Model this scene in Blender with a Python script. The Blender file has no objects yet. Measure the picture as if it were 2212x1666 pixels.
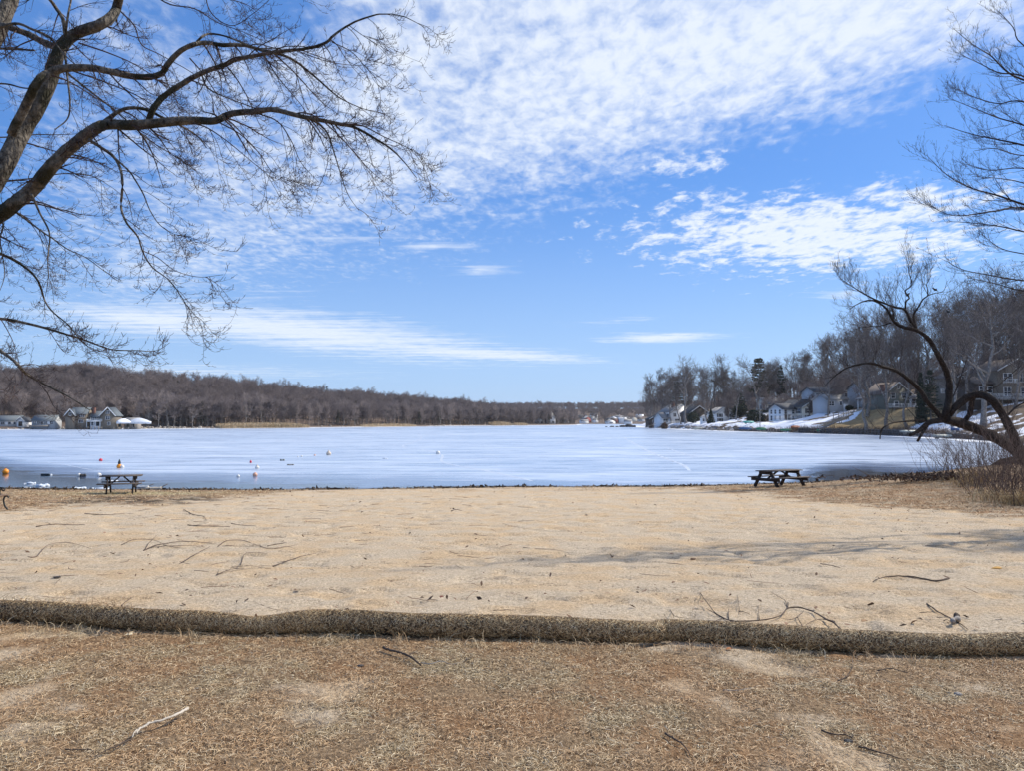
import bpy, math, random
import numpy as np
from mathutils import Vector, Matrix

R = math.radians
rng = np.random.default_rng(11)
random.seed(5)
scene = bpy.context.scene
COL = scene.collection

# ------------------------------------------------------------------ camera model
F, CX, CY = 1671.0, 1106.0, 833.0          # focal length and centre in units of a 2212 px wide picture
PITCH = math.atan((912 - 833) / F)
EYE = 1.6
LAKE = -1.6                                # level of the ice
cP, sP = math.cos(PITCH), math.sin(PITCH)

def at(px, py, d):
    a, b = (px - CX) / F, (CY - py) / F
    y = cP - b * sP
    z = sP + b * cP
    k = d / y
    return np.array((a * k, d, EYE + z * k))

def proj(x, y, z):
    w = y * cP + (z - EYE) * sP
    w = np.maximum(w, 1e-3)
    v = -y * sP + (z - EYE) * cP
    return CX + F * x / w, CY - F * v / w

# ------------------------------------------------------------------ noise in numpy
_tab = np.random.default_rng(3).random((256, 256))
def vnoise(x, y):
    x = np.asarray(x, float); y = np.asarray(y, float)
    xi = np.floor(x).astype(int); yi = np.floor(y).astype(int)
    fx = x - xi; fy = y - yi
    fx = fx * fx * (3 - 2 * fx); fy = fy * fy * (3 - 2 * fy)
    a = _tab[xi & 255, yi & 255]; b = _tab[(xi + 1) & 255, yi & 255]
    c = _tab[xi & 255, (yi + 1) & 255]; d = _tab[(xi + 1) & 255, (yi + 1) & 255]
    return (a * (1 - fx) + b * fx) * (1 - fy) + (c * (1 - fx) + d * fx) * fy
def fbm(x, y, o=4):
    s = 0; a = .5; t = 0
    for k in range(o):
        s = s + a * vnoise(x * 2 ** k + 17.3 * k, y * 2 ** k + 9.1 * k); t += a; a *= .5
    return s / t
def sstep(a, b, x):
    t = np.clip((np.asarray(x, float) - a) / (b - a), 0, 1)
    return t * t * (3 - 2 * t)

# ------------------------------------------------------------------ ground heights
_SX = [-60, -40, -24, -11, 0, 8, 15, 21, 26, 34, 60]
_SD = [36, 36.4, 36.8, 36.3, 38.0, 38.4, 40.0, 44.5, 48.6, 56, 80]
def shore_d(x): return np.interp(x, _SX, _SD)
def gz(x, y):
    x = np.asarray(x, float); y = np.asarray(y, float)
    ys = y + (38.2 - shore_d(x)) * sstep(16, 36, y)
    h = np.interp(ys, [-30, 3, 6.5, 12, 22, 29, 35, 38.2, 40.5, 46, 60], [1.55, 1.6, 1.64, 2.06, 2.52, 2.76, 3.0, 3.18, 3.42, 4.2, 5.0])
    z = EYE - h
    z = z + .42 * np.exp(-((x - 21) / 5.5) ** 2 - ((y - 33.5) / 5) ** 2) + .25 * sstep(20, 26, x) * sstep(46, 30, y) * sstep(14, 24, y)
    z = z + .05 * (fbm(x * .35, y * .35, 3) - .5) * sstep(45, 36, y)
    return z
def ground_at(px, py, lift=0.0):
    ds = np.arange(1.5, 60, .05); a_, b_ = (px - CX) / F, (CY - py) / F
    k = ds / (cP - b_ * sP); z = EYE + (sP + b_ * cP) * k; hit = np.nonzero(z <= np.maximum(gz(a_ * k, ds), LAKE))[0]
    p = at(px, py, ds[hit[0]] if len(hit) else 60.0)
    p[2] = max(float(gz(p[0], p[1])), LAKE) + lift
    return p
def on_lake(px, py):
    a = at(px, py, 1.0)
    return at(px, py, (EYE - LAKE) / (EYE - a[2]))

# ------------------------------------------------------------------ object helpers
def tag(o, label=None, cat=None, group=None, kind=None):
    if label: o['label'] = label
    if cat: o['category'] = cat
    if group: o['group'] = group
    if kind: o['kind'] = kind
    return o
def empty(name, loc=(0, 0, 0), rz=0.0, **kw):
    o = bpy.data.objects.new(name, None); COL.objects.link(o)
    o.location = loc; o.rotation_euler = (0, 0, rz); o.empty_display_size = .2
    return tag(o, **kw)
def link(name, me, m, parent=None, smooth=False, **kw):
    if m is not None: me.materials.append(m)
    if smooth: me.shade_smooth()
    o = bpy.data.objects.new(name, me); COL.objects.link(o)
    if parent is not None: o.parent = parent
    return tag(o, **kw)
def np_mesh(name, V, quads=None, tris=None):
    me = bpy.data.meshes.new(name)
    V = np.asarray(V, np.float32).reshape(-1, 3)
    q = np.zeros((0, 4), np.int32) if quads is None else np.asarray(quads, np.int32).reshape(-1, 4)
    t = np.zeros((0, 3), np.int32) if tris is None else np.asarray(tris, np.int32).reshape(-1, 3)
    me.vertices.add(len(V)); me.vertices.foreach_set('co', V.ravel())
    loops = np.concatenate([q.ravel(), t.ravel()]); me.loops.add(len(loops)); me.loops.foreach_set('vertex_index', loops)
    nf = len(q) + len(t); me.polygons.add(nf)
    st = np.concatenate([np.arange(len(q)) * 4, len(q) * 4 + np.arange(len(t)) * 3]).astype(np.int32)
    me.polygons.foreach_set('loop_start', st)
    me.update(calc_edges=True)
    return me

class Geo:
    """collects boxes, prisms, tubes and ribbons into one mesh"""
    def __init__(s): s.v = []; s.q = []; s.t = []; s.n = 0
    def add(s, V, q=None, t=None):
        V = np.asarray(V, float).reshape(-1, 3)
        if q is not None and len(q): s.q.append(np.asarray(q, int).reshape(-1, 4) + s.n)
        if t is not None and len(t): s.t.append(np.asarray(t, int).reshape(-1, 3) + s.n)
        s.v.append(V); s.n += len(V); return s
    def box(s, x0, x1, y0, y1, z0, z1, M=None):
        V = np.array([(x, y, z) for z in (z0, z1) for y in (y0, y1) for x in (x0, x1)], float)
        if M is not None: V = V @ np.array(M.to_3x3()).T + np.array(M.translation)
        return s.add(V, [(0, 2, 3, 1), (4, 5, 7, 6), (0, 1, 5, 4), (2, 6, 7, 3), (0, 4, 6, 2), (1, 3, 7, 5)])
    def bar(s, a, b, w, h, up=(0, 0, 1)):
        """board from a to b with section w (sideways) by h (up)"""
        a = Vector(a); b = Vector(b); d = (b - a); L = d.length; d.normalize()
        u = Vector(up); sd = d.cross(u)
        if sd.length < 1e-4: sd = Vector((1, 0, 0))
        sd.normalize(); u = sd.cross(d)
        M = Matrix((sd, d, u)).transposed().to_4x4(); M.translation = a
        return s.box(-w / 2, w / 2, 0, L, -h / 2, h / 2, M)
    def prism(s, poly, p0, ax_u, ax_v, ax_w, length):
        """closed polygon (u, v) extruded along ax_w"""
        n = len(poly); au, av, aw = map(lambda a: np.array(a, float), (ax_u, ax_v, ax_w)); p0 = np.array(p0, float)
        A = np.array([p0 + au * u + av * v for u, v in poly]); B = A + aw * length
        q = [(i, (i + 1) % n, n + (i + 1) % n, n + i) for i in range(n)]
        t = [(0, i + 1, i) for i in range(1, n - 1)] + [(n, n + i, n + i + 1) for i in range(1, n - 1)]
        return s.add(np.concatenate([A, B]), q, t)
    def tubes(s, P, Rr, k=5, cap=False):
        P = np.asarray(P, float); Rr = np.asarray(Rr, float)
        if P.ndim == 2: P = P[None]; Rr = Rr[None]
        m, n, _ = P.shape
        if m == 0: return s
        T = np.empty_like(P); T[:, 1:-1] = P[:, 2:] - P[:, :-2]; T[:, 0] = P[:, 1] - P[:, 0]; T[:, -1] = P[:, -1] - P[:, -2]
        T /= np.linalg.norm(T, axis=2, keepdims=True) + 1e-9
        mean = T.mean(axis=1); ref = np.where(np.abs(mean[:, 2:3]) > .8, np.array([[1., 0, 0]]), np.array([[0, 0, 1.]]))
        U = np.cross(T, ref[:, None, :]); U /= np.linalg.norm(U, axis=2, keepdims=True) + 1e-9
        W = np.cross(T, U)
        an = np.arange(k) * 2 * math.pi / k
        V = P[:, :, None] + Rr[:, :, None, None] * (U[:, :, None] * np.cos(an)[None, None, :, None] + W[:, :, None] * np.sin(an)[None, None, :, None])
        idx = np.arange(m * n * k).reshape(m, n, k)
        a = idx[:, :-1]; b = idx[:, 1:]
        q = np.stack([a, np.roll(a, -1, 2), np.roll(b, -1, 2), b], -1).reshape(-1, 4)
        t = []
        if cap:
            for e, rev in ((0, 0), (n - 1, 1)):
                for j in range(1, k - 1):
                    tr = idx[:, e][:, [0, j, j + 1]] if rev else idx[:, e][:, [0, j + 1, j]]
                    t.append(tr)
            t = np.concatenate(t)
        return s.add(V.reshape(-1, 3), q, t)
    def ribbons(s, P, Wd, Hw):
        """P (m,n,3) spines, Wd (m,3) side vectors, Hw (m,n) half widths"""
        m, n, _ = P.shape
        if m == 0: return s
        A = P - Wd[:, None] * Hw[..., None]; B = P + Wd[:, None] * Hw[..., None]
        V = np.stack([A, B], 2)
        idx = np.arange(m * n * 2).reshape(m, n, 2)
        q = np.stack([idx[:, :-1, 0], idx[:, :-1, 1], idx[:, 1:, 1], idx[:, 1:, 0]], -1).reshape(-1, 4)
        return s.add(V.reshape(-1, 3), q)
    def lathe(s, prof, k=16, c=(0, 0, 0), M=None):
        an = np.arange(k) * 2 * math.pi / k
        V = np.array([(r * math.cos(a), r * math.sin(a), z) for r, z in prof for a in an], float)
        if M is not None: V = V @ np.array(M.to_3x3()).T
        V = V + np.array(c, float)
        idx = np.arange(len(prof) * k).reshape(len(prof), k)
        a = idx[:-1]; b = idx[1:]
        q = np.stack([a, np.roll(a, -1, 1), np.roll(b, -1, 1), b], -1).reshape(-1, 4)
        return s.add(V, q)
    def ball(s, c, r, sx=1, sy=1, sz=1, k=14, n=9, M=None, rough=0, seed=0):
        prof = [(math.sin(math.pi * i / (n - 1)) + 1e-4, -math.cos(math.pi * i / (n - 1))) for i in range(n)]
        g = Geo().lathe(prof, k)
        V = g.v[0] * r
        if rough:
            rr = np.random.default_rng(seed)
            o = rr.random(3) * 50
            V = V * (1 + rough * (fbm(V[:, 0] / r * 1.3 + V[:, 2] / r * .7 + o[0] + 9, V[:, 1] / r * 1.3 - V[:, 2] / r * .5 + o[1] + 9, 3) - .5)[:, None] * 2)
        V = V * np.array((sx, sy, sz))
        if M is not None: V = V @ np.array(M.to_3x3()).T
        return s.add(V + np.array(c, float), g.q[0])
    def mesh(s, name):
        V = np.concatenate(s.v) if s.v else np.zeros((0, 3))
        q = np.concatenate(s.q) if s.q else None
        t = np.concatenate(s.t) if s.t else None
        return np_mesh(name, V, q, t)
    def build(s, name, m, parent=None, smooth=False, **kw):
        return link(name, s.mesh(name), m, parent, smooth, **kw)

def bark_tube(P, Rr, k=12, amp=.12, seed=0, n=None, cap=True):
    """a limb with lumps and ridges: rings along P, radius varied round and along it"""
    P = np.asarray(P, float); Rr = np.asarray(Rr, float)
    if n:
        u0 = np.linspace(0, 1, len(P)); u1 = np.linspace(0, 1, n)
        P = np.stack([np.interp(u1, u0, P[:, j]) for j in range(3)], 1); Rr = np.interp(u1, u0, Rr)
    g = Geo().tubes(P, Rr, k, cap); V = g.v[0].reshape(len(P), k, 3); c = P[:, None]
    cum = np.concatenate([[0], np.cumsum(np.linalg.norm(np.diff(P, axis=0), axis=1))]) / (Rr.mean() + 1e-6)
    A_, S_ = np.meshgrid(np.arange(k) / k * 6.283, cum)
    f = 1 + amp * 2 * (fbm(np.cos(A_) * 1.6 + seed * 3.7 + 20, np.sin(A_) * 1.6 + S_ * .35 + 20, 4) - .5) + amp * .6 * (vnoise(A_ * 2.5 + seed, S_ * .12 + 9) - .5)
    g.v[0] = (c + (V - c) * f[..., None]).reshape(-1, 3)
    return g
def copy_tree(o, parent=None):
    c = o.copy(); COL.objects.link(c)
    if parent is not None: c.parent = parent
    for ch in [x for x in bpy.data.objects if x.parent == o]:
        copy_tree(ch, c)
    return c

# ------------------------------------------------------------------ materials
class NT:
    def __init__(s, tree): s.t = tree; s.n = tree.nodes; s.l = tree.links
    def node(s, ty, **kw):
        n = s.n.new(ty)
        for k, v in kw.items(): setattr(n, k, v)
        return n
    def put(s, sock, v):
        if isinstance(v, bpy.types.NodeSocket): s.l.new(v, sock)
        else: sock.default_value = v
    def m(s, op, a, b=0.0, c=None, clamp=False):
        n = s.node('ShaderNodeMath', operation=op); n.use_clamp = clamp
        s.put(n.inputs[0], a); s.put(n.inputs[1], b)
        if c is not None: s.put(n.inputs[2], c)
        return n.outputs[0]
    def smooth(s, x, a, b):
        n = s.node('ShaderNodeMapRange'); n.interpolation_type = 'SMOOTHSTEP'
        s.put(n.inputs[0], x); s.put(n.inputs[1], a); s.put(n.inputs[2], b)
        return n.outputs[0]
    def noise(s, vec, scale, detail=3.0, rough=.55, dist=0.0, dim='3D'):
        n = s.node('ShaderNodeTexNoise'); n.noise_dimensions = dim
        if vec is not None: s.put(n.inputs['Vector'], vec)
        n.inputs['Scale'].default_value = scale; n.inputs['Detail'].default_value = detail
        n.inputs['Roughness'].default_value = rough; n.inputs['Distortion'].default_value = dist
        return n.outputs[0]
    def mix(s, f, a, b, mode='MIX'):
        n = s.node('ShaderNodeMix'); n.data_type = 'RGBA'; n.blend_type = mode
        s.put(n.inputs[0], f); s.put(n.inputs[6], a if isinstance(a, bpy.types.NodeSocket) else (*a, 1)); s.put(n.inputs[7], b if isinstance(b, bpy.types.NodeSocket) else (*b, 1))
        return n.outputs[2]
    def mapping(s, vec, scale=(1, 1, 1), rot=(0, 0, 0)):
        n = s.node('ShaderNodeMapping'); s.l.new(vec, n.inputs[0]); n.inputs['Scale'].default_value = scale; n.inputs['Rotation'].default_value = rot
        return n.outputs[0]
    def ramp(s, f, stops):
        n = s.node('ShaderNodeValToRGB'); s.put(n.inputs[0], f)
        e = n.color_ramp.elements
        while len(e) < len(stops): e.new(.5)
        for el, (p, c) in zip(e, stops): el.position = p; el.color = (*c, 1)
        return n.outputs[0]
    def bump(s, h, strength=.5, dist=.02):
        n = s.node('ShaderNodeBump'); s.l.new(h, n.inputs['Height']); n.inputs['Strength'].default_value = strength; n.inputs['Distance'].default_value = dist
        return n.outputs[0]

def new_mat(name):
    m = bpy.data.materials.new(name); m.use_nodes = True
    nt = NT(m.node_tree); b = m.node_tree.nodes['Principled BSDF']
    return m, nt, b
def mat(name, col, rough=.7, var=.25, scale=3.0, bump=0.0, bscale=20.0, spec=.3, island=0.0, metal=0.0):
    m, nt, b = new_mat(name)
    tc = nt.node('ShaderNodeTexCoord').outputs['Object']
    f = nt.noise(tc, scale, 4.0)
    lo = tuple(c * (1 - var) for c in col); hi = tuple(min(1, c * (1 + var)) for c in col)
    c = nt.mix(f, lo, hi)
    if island:
        g = nt.node('ShaderNodeNewGeometry').outputs['Random Per Island']
        c = nt.mix(g, c, tuple(min(1, x * (1 + island)) for x in col))
        k = nt.m('MULTIPLY_ADD', g, island, 1 - island / 2)
        n = nt.node('ShaderNodeHueSaturation'); nt.l.new(c, n.inputs['Color']); nt.l.new(k, n.inputs['Value']); c = n.outputs[0]
    nt.l.new(c, b.inputs['Base Color'])
    b.inputs['Roughness'].default_value = rough
    b.inputs['Specular IOR Level'].default_value = spec
    b.inputs['Metallic'].default_value = metal
    if bump:
        nt.l.new(nt.bump(nt.noise(tc, bscale, 5.0), bump, .03), b.inputs['Normal'])
    return m

def bark_mat(name, c0, c1, scale=14.0, moss=None):
    m, nt, b = new_mat(name)
    tc = nt.node('ShaderNodeTexCoord').outputs['Object']
    f = nt.noise(tc, scale, 6.0, .65)
    big = nt.noise(tc, 2.2, 3.0)
    c = nt.ramp(f, [(.33, c0), (.62, c1)])
    if moss:
        c = nt.mix(nt.smooth(big, .46, .62), c, moss)
    nt.l.new(c, b.inputs['Base Color']); b.inputs['Roughness'].default_value = .9; b.inputs['Specular IOR Level'].default_value = .15
    w = nt.node('ShaderNodeTexVoronoi'); w.feature = 'DISTANCE_TO_EDGE'; nt.l.new(nt.mapping(tc, (1, 1, .35)), w.inputs['Vector']); w.inputs['Scale'].default_value = 22
    h = nt.m('ADD', nt.m('MULTIPLY', w.outputs['Distance'], 1.6), f)
    nt.l.new(nt.bump(h, .9, .03), b.inputs['Normal'])
    return m

M = {}
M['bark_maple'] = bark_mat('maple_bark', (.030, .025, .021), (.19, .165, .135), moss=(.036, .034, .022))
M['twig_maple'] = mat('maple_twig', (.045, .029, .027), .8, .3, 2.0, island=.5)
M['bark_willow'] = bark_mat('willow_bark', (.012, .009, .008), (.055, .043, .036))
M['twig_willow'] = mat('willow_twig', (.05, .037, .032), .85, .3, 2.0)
M['bark_grey'] = bark_mat('grey_bark', (.12, .108, .098), (.30, .27, .245), scale=3.0)
M['twig_grey'] = mat('grey_twig', (.105, .088, .082), .9, .35, .4, island=.5)
M['bark_brown'] = bark_mat('brown_bark', (.09, .075, .066), (.26, .225, .20), scale=2.0)
M['twig_brown'] = mat('brown_twig', (.165, .136, .128), .9, .35, .25, island=.6)
M['bark_edge'] = mat('young_bark', (.03, .023, .024), .85, .3, 3.0)
M['needle'] = mat('needles', (.034, .044, .028), .75, .5, 1.2, island=.6)
M['needle_brown'] = mat('pine_needles', (.05, .052, .028), .75, .5, 1.2, island=.6)
M['hedge'] = mat('hedge_leaf', (.02, .028, .016), .7, .5, 1.0, island=.6)
M['bramble'] = mat('bramble_stem', (.085, .058, .047), .85, .35, 2.0, island=.7)
M['drygrass'] = mat('dry_tall_grass', (.36, .25, .12), .8, .3, 2.0, island=.5)
M['reed'] = mat('reed_straw', (.44, .345, .225), .85, .25, .3, island=.4)
M['litter'] = mat('dead_leaf', (.10, .058, .035), .8, .4, 6.0, island=.9)
M['stick'] = mat('stick_bark', (.085, .06, .045), .85, .45, 18.0, .4, 60)
M['twig_lit'] = mat('thin_twig', (.11, .075, .055), .85, .4, 18.0)
M['bleached'] = mat('bleached_wood', (.52, .46, .38), .75, .3, 25.0, .4, 60)
M['driftwood'] = mat('driftwood', (.30, .27, .24), .85, .4, 25.0, .5, 60)
M['rock'] = mat('dark_stone', (.055, .05, .05), .7, .4, 30.0, .5, 60)
M['shore_rock'] = mat('shore_stone', (.19, .165, .14), .85, .5, .8, .6, 3, island=.8)
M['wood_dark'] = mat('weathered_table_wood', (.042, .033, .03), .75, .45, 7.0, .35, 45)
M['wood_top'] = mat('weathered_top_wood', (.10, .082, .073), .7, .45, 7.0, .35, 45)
M['iron'] = mat('cast_iron', (.022, .026, .024), .5, .3, 20.0)
M['slat'] = mat('bench_slat', (.16, .10, .06), .6, .35, 8.0)
M['orange'] = mat('orange_plastic', (.85, .30, .02), .4, .12, 6.0, spec=.5)
M['pinkish'] = mat('faded_orange_plastic', (.72, .40, .28), .5, .15, 8.0, spec=.4)
M['red'] = mat('red_plastic', (.62, .03, .06), .4, .15, 6.0, spec=.5)
M['buoy_white'] = mat('buoy_white', (.72, .70, .66), .45, .12, 6.0, spec=.5)
M['buoy_tan'] = mat('buoy_tan', (.62, .52, .42), .5, .2, 8.0)
M['buoy_dark'] = mat('buoy_dark', (.02, .035, .045), .5, .2, 6.0)
M['white'] = mat('white_paint', (.86, .85, .83), .55, .06, 2.0)
M['cream'] = mat('cream_siding', (.76, .70, .58), .65, .06, 2.0)
M['grey_siding'] = mat('grey_siding', (.42, .43, .44), .7, .08, 2.0)
M['green_siding'] = mat('green_siding', (.15, .16, .14), .75, .12, 2.0)
M['tan_siding'] = mat('tan_siding', (.215, .178, .138), .75, .12, 2.0)
M['brown_siding'] = mat('brown_siding', (.085, .066, .055), .8, .15, 2.0)
M['roof_dark'] = mat('dark_shingle', (.075, .078, .085), .85, .25, 2.5)
M['roof_grey'] = mat('grey_shingle', (.26, .255, .25), .85, .2, 2.5)
M['roof_slate'] = mat('slate_shingle', (.13, .15, .165), .8, .2, 2.5)
M['roof_brown'] = mat('brown_shingle', (.15, .125, .11), .85, .2, 2.5)
M['glass'] = mat('window_glass', (.035, .045, .06), .12, .3, .6, spec=.6)
M['shutter'] = mat('shutter_paint', (.035, .04, .045), .6, .15, 2.0)
M['brick'] = mat('chimney_brick', (.17, .085, .065), .85, .3, 4.0)
M['stone_wall'] = mat('stone_wall', (.12, .105, .095), .9, .5, 1.2, .8, 2.5)
M['plank'] = mat('grey_plank', (.30, .265, .23), .8, .3, 2.0)
M['tarp'] = mat('white_shrink_wrap', (.74, .76, .80), .45, .08, 1.5)
M['kayak_teal'] = mat('teal_hull', (.03, .30, .30), .45, .15, 2.0)
M['kayak_green'] = mat('green_hull', (.03, .17, .10), .45, .2, 2.0)
M['kayak_blue'] = mat('blue_hull', (.04, .10, .24), .45, .2, 2.0)
M['kayak_orange'] = mat('orange_hull', (.52, .16, .07), .5, .2, 2.0)
M['kayak_grey'] = mat('grey_hull', (.33, .36, .34), .5, .2, 2.0)
M['bird'] = mat('bird_feathers', (.02, .018, .018), .7, .3, 20.0)
M['ice_chunk'] = mat('ice_chunk', (.66, .71, .77), .25, .15, 6.0, .4, 12, spec=.5)
M['snow'] = mat('snow', (.80, .82, .86), .75, .06, 1.0, .4, 2.0)
M['red_siding'] = mat('red_siding', (.30, .07, .06), .7, .1, 2.0)

# ------------------------------------------------------------------ branching growth (vectorised)
def nrm(v): return v / (np.linalg.norm(v, axis=-1, keepdims=True) + 1e-9)
def spline(pts, n):
    """Catmull-Rom through pts (k,D), n samples"""
    P = np.asarray(pts, float)
    if len(P) == 2: P = np.array([P[0], P[0] * .5 + P[1] * .5, P[1]])
    seg = np.linalg.norm(np.diff(P[:, :3], axis=0), axis=1); cum = np.concatenate([[0], np.cumsum(np.sqrt(seg + 1e-6))])
    E = np.concatenate([[2 * P[0] - P[1]], P, [2 * P[-1] - P[-2]]])
    tt = np.linspace(0, cum[-1], n); out = []
    for t in tt:
        i = min(int(np.searchsorted(cum, t, 'right')) - 1, len(P) - 2)
        u = (t - cum[i]) / (cum[i + 1] - cum[i])
        p0, p1, p2, p3 = E[i], E[i + 1], E[i + 2], E[i + 3]
        out.append(.5 * ((2 * p1) + (p2 - p0) * u + (2 * p0 - 5 * p1 + 4 * p2 - p3) * u * u + (3 * p1 - p0 - 3 * p2 + p3) * u ** 3))
    return np.array(out)

def spawn(P, Rr, c, L, n2, ang=(30, 60), t=(.1, 1.), g=0.0, jit=.12, rfac=.55, rmin=.002, rmax=9., bias=None, taper=.35, r=None):
    """c children per parent polyline; g scalar or array of vertical pulls per step"""
    r = r or rng
    m, n, _ = P.shape
    T = r.uniform(t[0], t[1], (m, c))
    i = np.minimum((T * (n - 1)).astype(int), n - 2); fr = (T * (n - 1) - i)[..., None]
    mi = np.arange(m)[:, None]
    base = P[mi, i] * (1 - fr) + P[mi, i + 1] * fr
    tan = nrm(P[mi, i + 1] - P[mi, i])
    rad = Rr[mi, i] * (1 - fr[..., 0]) + Rr[mi, i + 1] * fr[..., 0]
    rv = r.normal(size=(m, c, 3)); perp = nrm(rv - (rv * tan).sum(-1, keepdims=True) * tan)
    A = np.radians(r.uniform(ang[0], ang[1], (m, c)))[..., None]
    d = tan * np.cos(A) + perp * np.sin(A)
    if bias is not None: d = nrm(d + np.asarray(bias))
    Lg = r.uniform(L[0], L[1], (m, c)) * (1 - taper * T)
    base = base.reshape(-1, 3); d = d.reshape(-1, 3); step = (Lg.reshape(-1) / (n2 - 1))[:, None]
    r0 = np.clip(rad.reshape(-1) * rfac, rmin, rmax)
    G = np.full(n2, g) if np.isscalar(g) else np.interp(np.linspace(0, 1, n2), np.linspace(0, 1, len(g)), g)
    pts = [base]; k = 4.0 / n2
    for s in range(1, n2):
        d = nrm(d + r.normal(size=d.shape) * jit + np.array((0, 0, 1.)) * (G[s] * k))
        pts.append(pts[-1] + d * step)
    Q = np.stack(pts, 1)
    w = (1 - np.linspace(0, 1, n2)) ** .9
    RR = np.maximum(r0[:, None] * (w[None] * .85 + .15), rmin * .5)
    return Q, RR

def bare_tree_geo(h, seed, spread=.42, trunk_r=None, c=(11, 7, 6, 5), fork=.32, up=.35, ang=(35, 70), twig=.018, lean=(0, 0), k1=6):
    """trunk and crown meshes of a leafless tree, height about h"""
    r = np.random.default_rng(seed)
    tr = trunk_r or h * .016
    n = 12
    s = np.linspace(0, 1, n)
    wob = np.cumsum(r.normal(size=(n, 2)) * .012 * h, 0); wob[0] = 0
    P0 = np.stack([wob[:, 0] + lean[0] * s * h, wob[:, 1] + lean[1] * s * h, s * h * .86], 1)[None]
    R0 = (tr * (1 - s * .86) * (1 + .5 * np.exp(-s * 18)))[None]
    L1 = h * spread
    P1, R1 = spawn(P0, R0, c[0], (L1 * .65, L1 * 1.15), 9, ang, (fork, .98), up * .55, .20, .66, twig, r=r, taper=.45)
    P2, R2 = spawn(P1, R1, c[1], (L1 * .32, L1 * .62), 7, (25, 60), (.2, 1.), up * .5, .22, .66, twig, r=r)
    P3, R3 = spawn(P2, R2, c[2], (L1 * .16, L1 * .34), 5, (20, 60), (.15, 1.), up * .4, .2, .6, twig, r=r)
    P4, R4 = spawn(P3, R3, c[3], (L1 * .08, L1 * .18), 4, (20, 60), (.1, 1.), up * .3, .2, .7, twig * .8, r=r)
    T = Geo().tubes(P0, R0, 9).tubes(P1, R1, k1)
    C = Geo().tubes(P2, R2, 4).tubes(P3, R3, 3).tubes(P4, R4, 3)
    return T, C

def conifer_geo(h, seed, width=.2, sag=-.15, whorls=26, per=9, bare=.06, needle=.35, top=.02):
    r = np.random.default_rng(seed)
    T = Geo(); n = 8; s = np.linspace(0, 1, n)
    P0 = np.stack([s * 0 + r.normal(size=n) * .01 * h * s, s * 0, s * h], 1)[None]
    T.tubes(P0, (h * .014 * (1 - s * .95))[None], 7)
    C = Geo()
    B = []; RB = []
    for w in range(whorls):
        f = bare + (1 - bare) * (w + r.random() * .6) / whorls
        if f >= .99: continue
        L = h * width * ((1 - f) ** .8) * r.uniform(.65, 1.2) + h * top
        for j in range(per):
            a = r.uniform(0, 2 * math.pi)
            u = np.linspace(0, 1, 5)
            x = u * L * r.uniform(.75, 1.1); z = f * h + sag * L * u + .25 * L * u * u * r.uniform(.2, 1)
            B.append(np.stack([x * math.cos(a), x * math.sin(a), z], 1)); RB.append(.03 * (1 - u * .8))
    B = np.array(B); RB = np.array(RB)
    C.tubes(B, RB, 3)
    m = len(B); per_b = 26
    Tt = r.uniform(.12, 1, (m, per_b)); i = np.minimum((Tt * 4).astype(int), 3); fr = (Tt * 4 - i)[..., None]; mi = np.arange(m)[:, None]
    base = B[mi, i] * (1 - fr) + B[mi, i + 1] * fr
    d = nrm(r.normal(size=(m, per_b, 3)) * np.array((1, 1, .45)) + nrm(B[:, -1:] - B[:, :1]) * .7)
    L = h * .022 * r.uniform(.6, 1.5, (m, per_b, 1)) * needle / .35
    S = np.stack([base, base + d * L * .6, base + d * L + np.array((0, 0, -.15)) * L], 2).reshape(-1, 3, 3)
    sd = nrm(np.cross(d, r.normal(size=d.shape))).reshape(-1, 3)
    hw = (L.reshape(-1, 1) * .28) * np.array([[.5, 1, .15]])
    C.ribbons(S, sd, hw)
    return T, C

def leaf_cloud(n, sampler, size, r):
    """n small leaf faces at sampler(n)->(n,3)"""
    p = sampler(n)
    d = nrm(r.normal(size=(n, 3))); L = size * r.uniform(.6, 1.5, (n, 1))
    S = np.stack([p, p + d * L * .5, p + d * L], 1)
    sd = nrm(np.cross(d, r.normal(size=(n, 3))))
    return Geo().ribbons(S, sd, L * np.array([[.12, .32, .05]]))
# ------------------------------------------------------------------ camera, sun, sky
cam = bpy.data.cameras.new('camera'); cam.sensor_width = 36; cam.lens = 36 * F / 2212; cam.clip_end = 6000; cam.clip_start = .1
co = bpy.data.objects.new('camera', cam); COL.objects.link(co); co.location = (0, 0, EYE); co.rotation_euler = (math.pi / 2 + PITCH, 0, 0)
scene.camera = co
AZ, EL = R(63), R(41)
sdir = Vector((math.sin(AZ) * math.cos(EL), math.cos(AZ) * math.cos(EL), math.sin(EL)))
sun = bpy.data.lights.new('sun', 'SUN'); sun.energy = 5.0; sun.angle = R(.55); sun.color = (1, .93, .82)
so = bpy.data.objects.new('sun', sun); COL.objects.link(so); so.rotation_euler = sdir.to_track_quat('Z', 'Y').to_euler(); so.location = sdir * 50
scene.view_settings.view_transform = 'Standard'; scene.view_settings.look = 'None'; scene.view_settings.gamma = 1; scene.view_settings.exposure = 0

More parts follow.
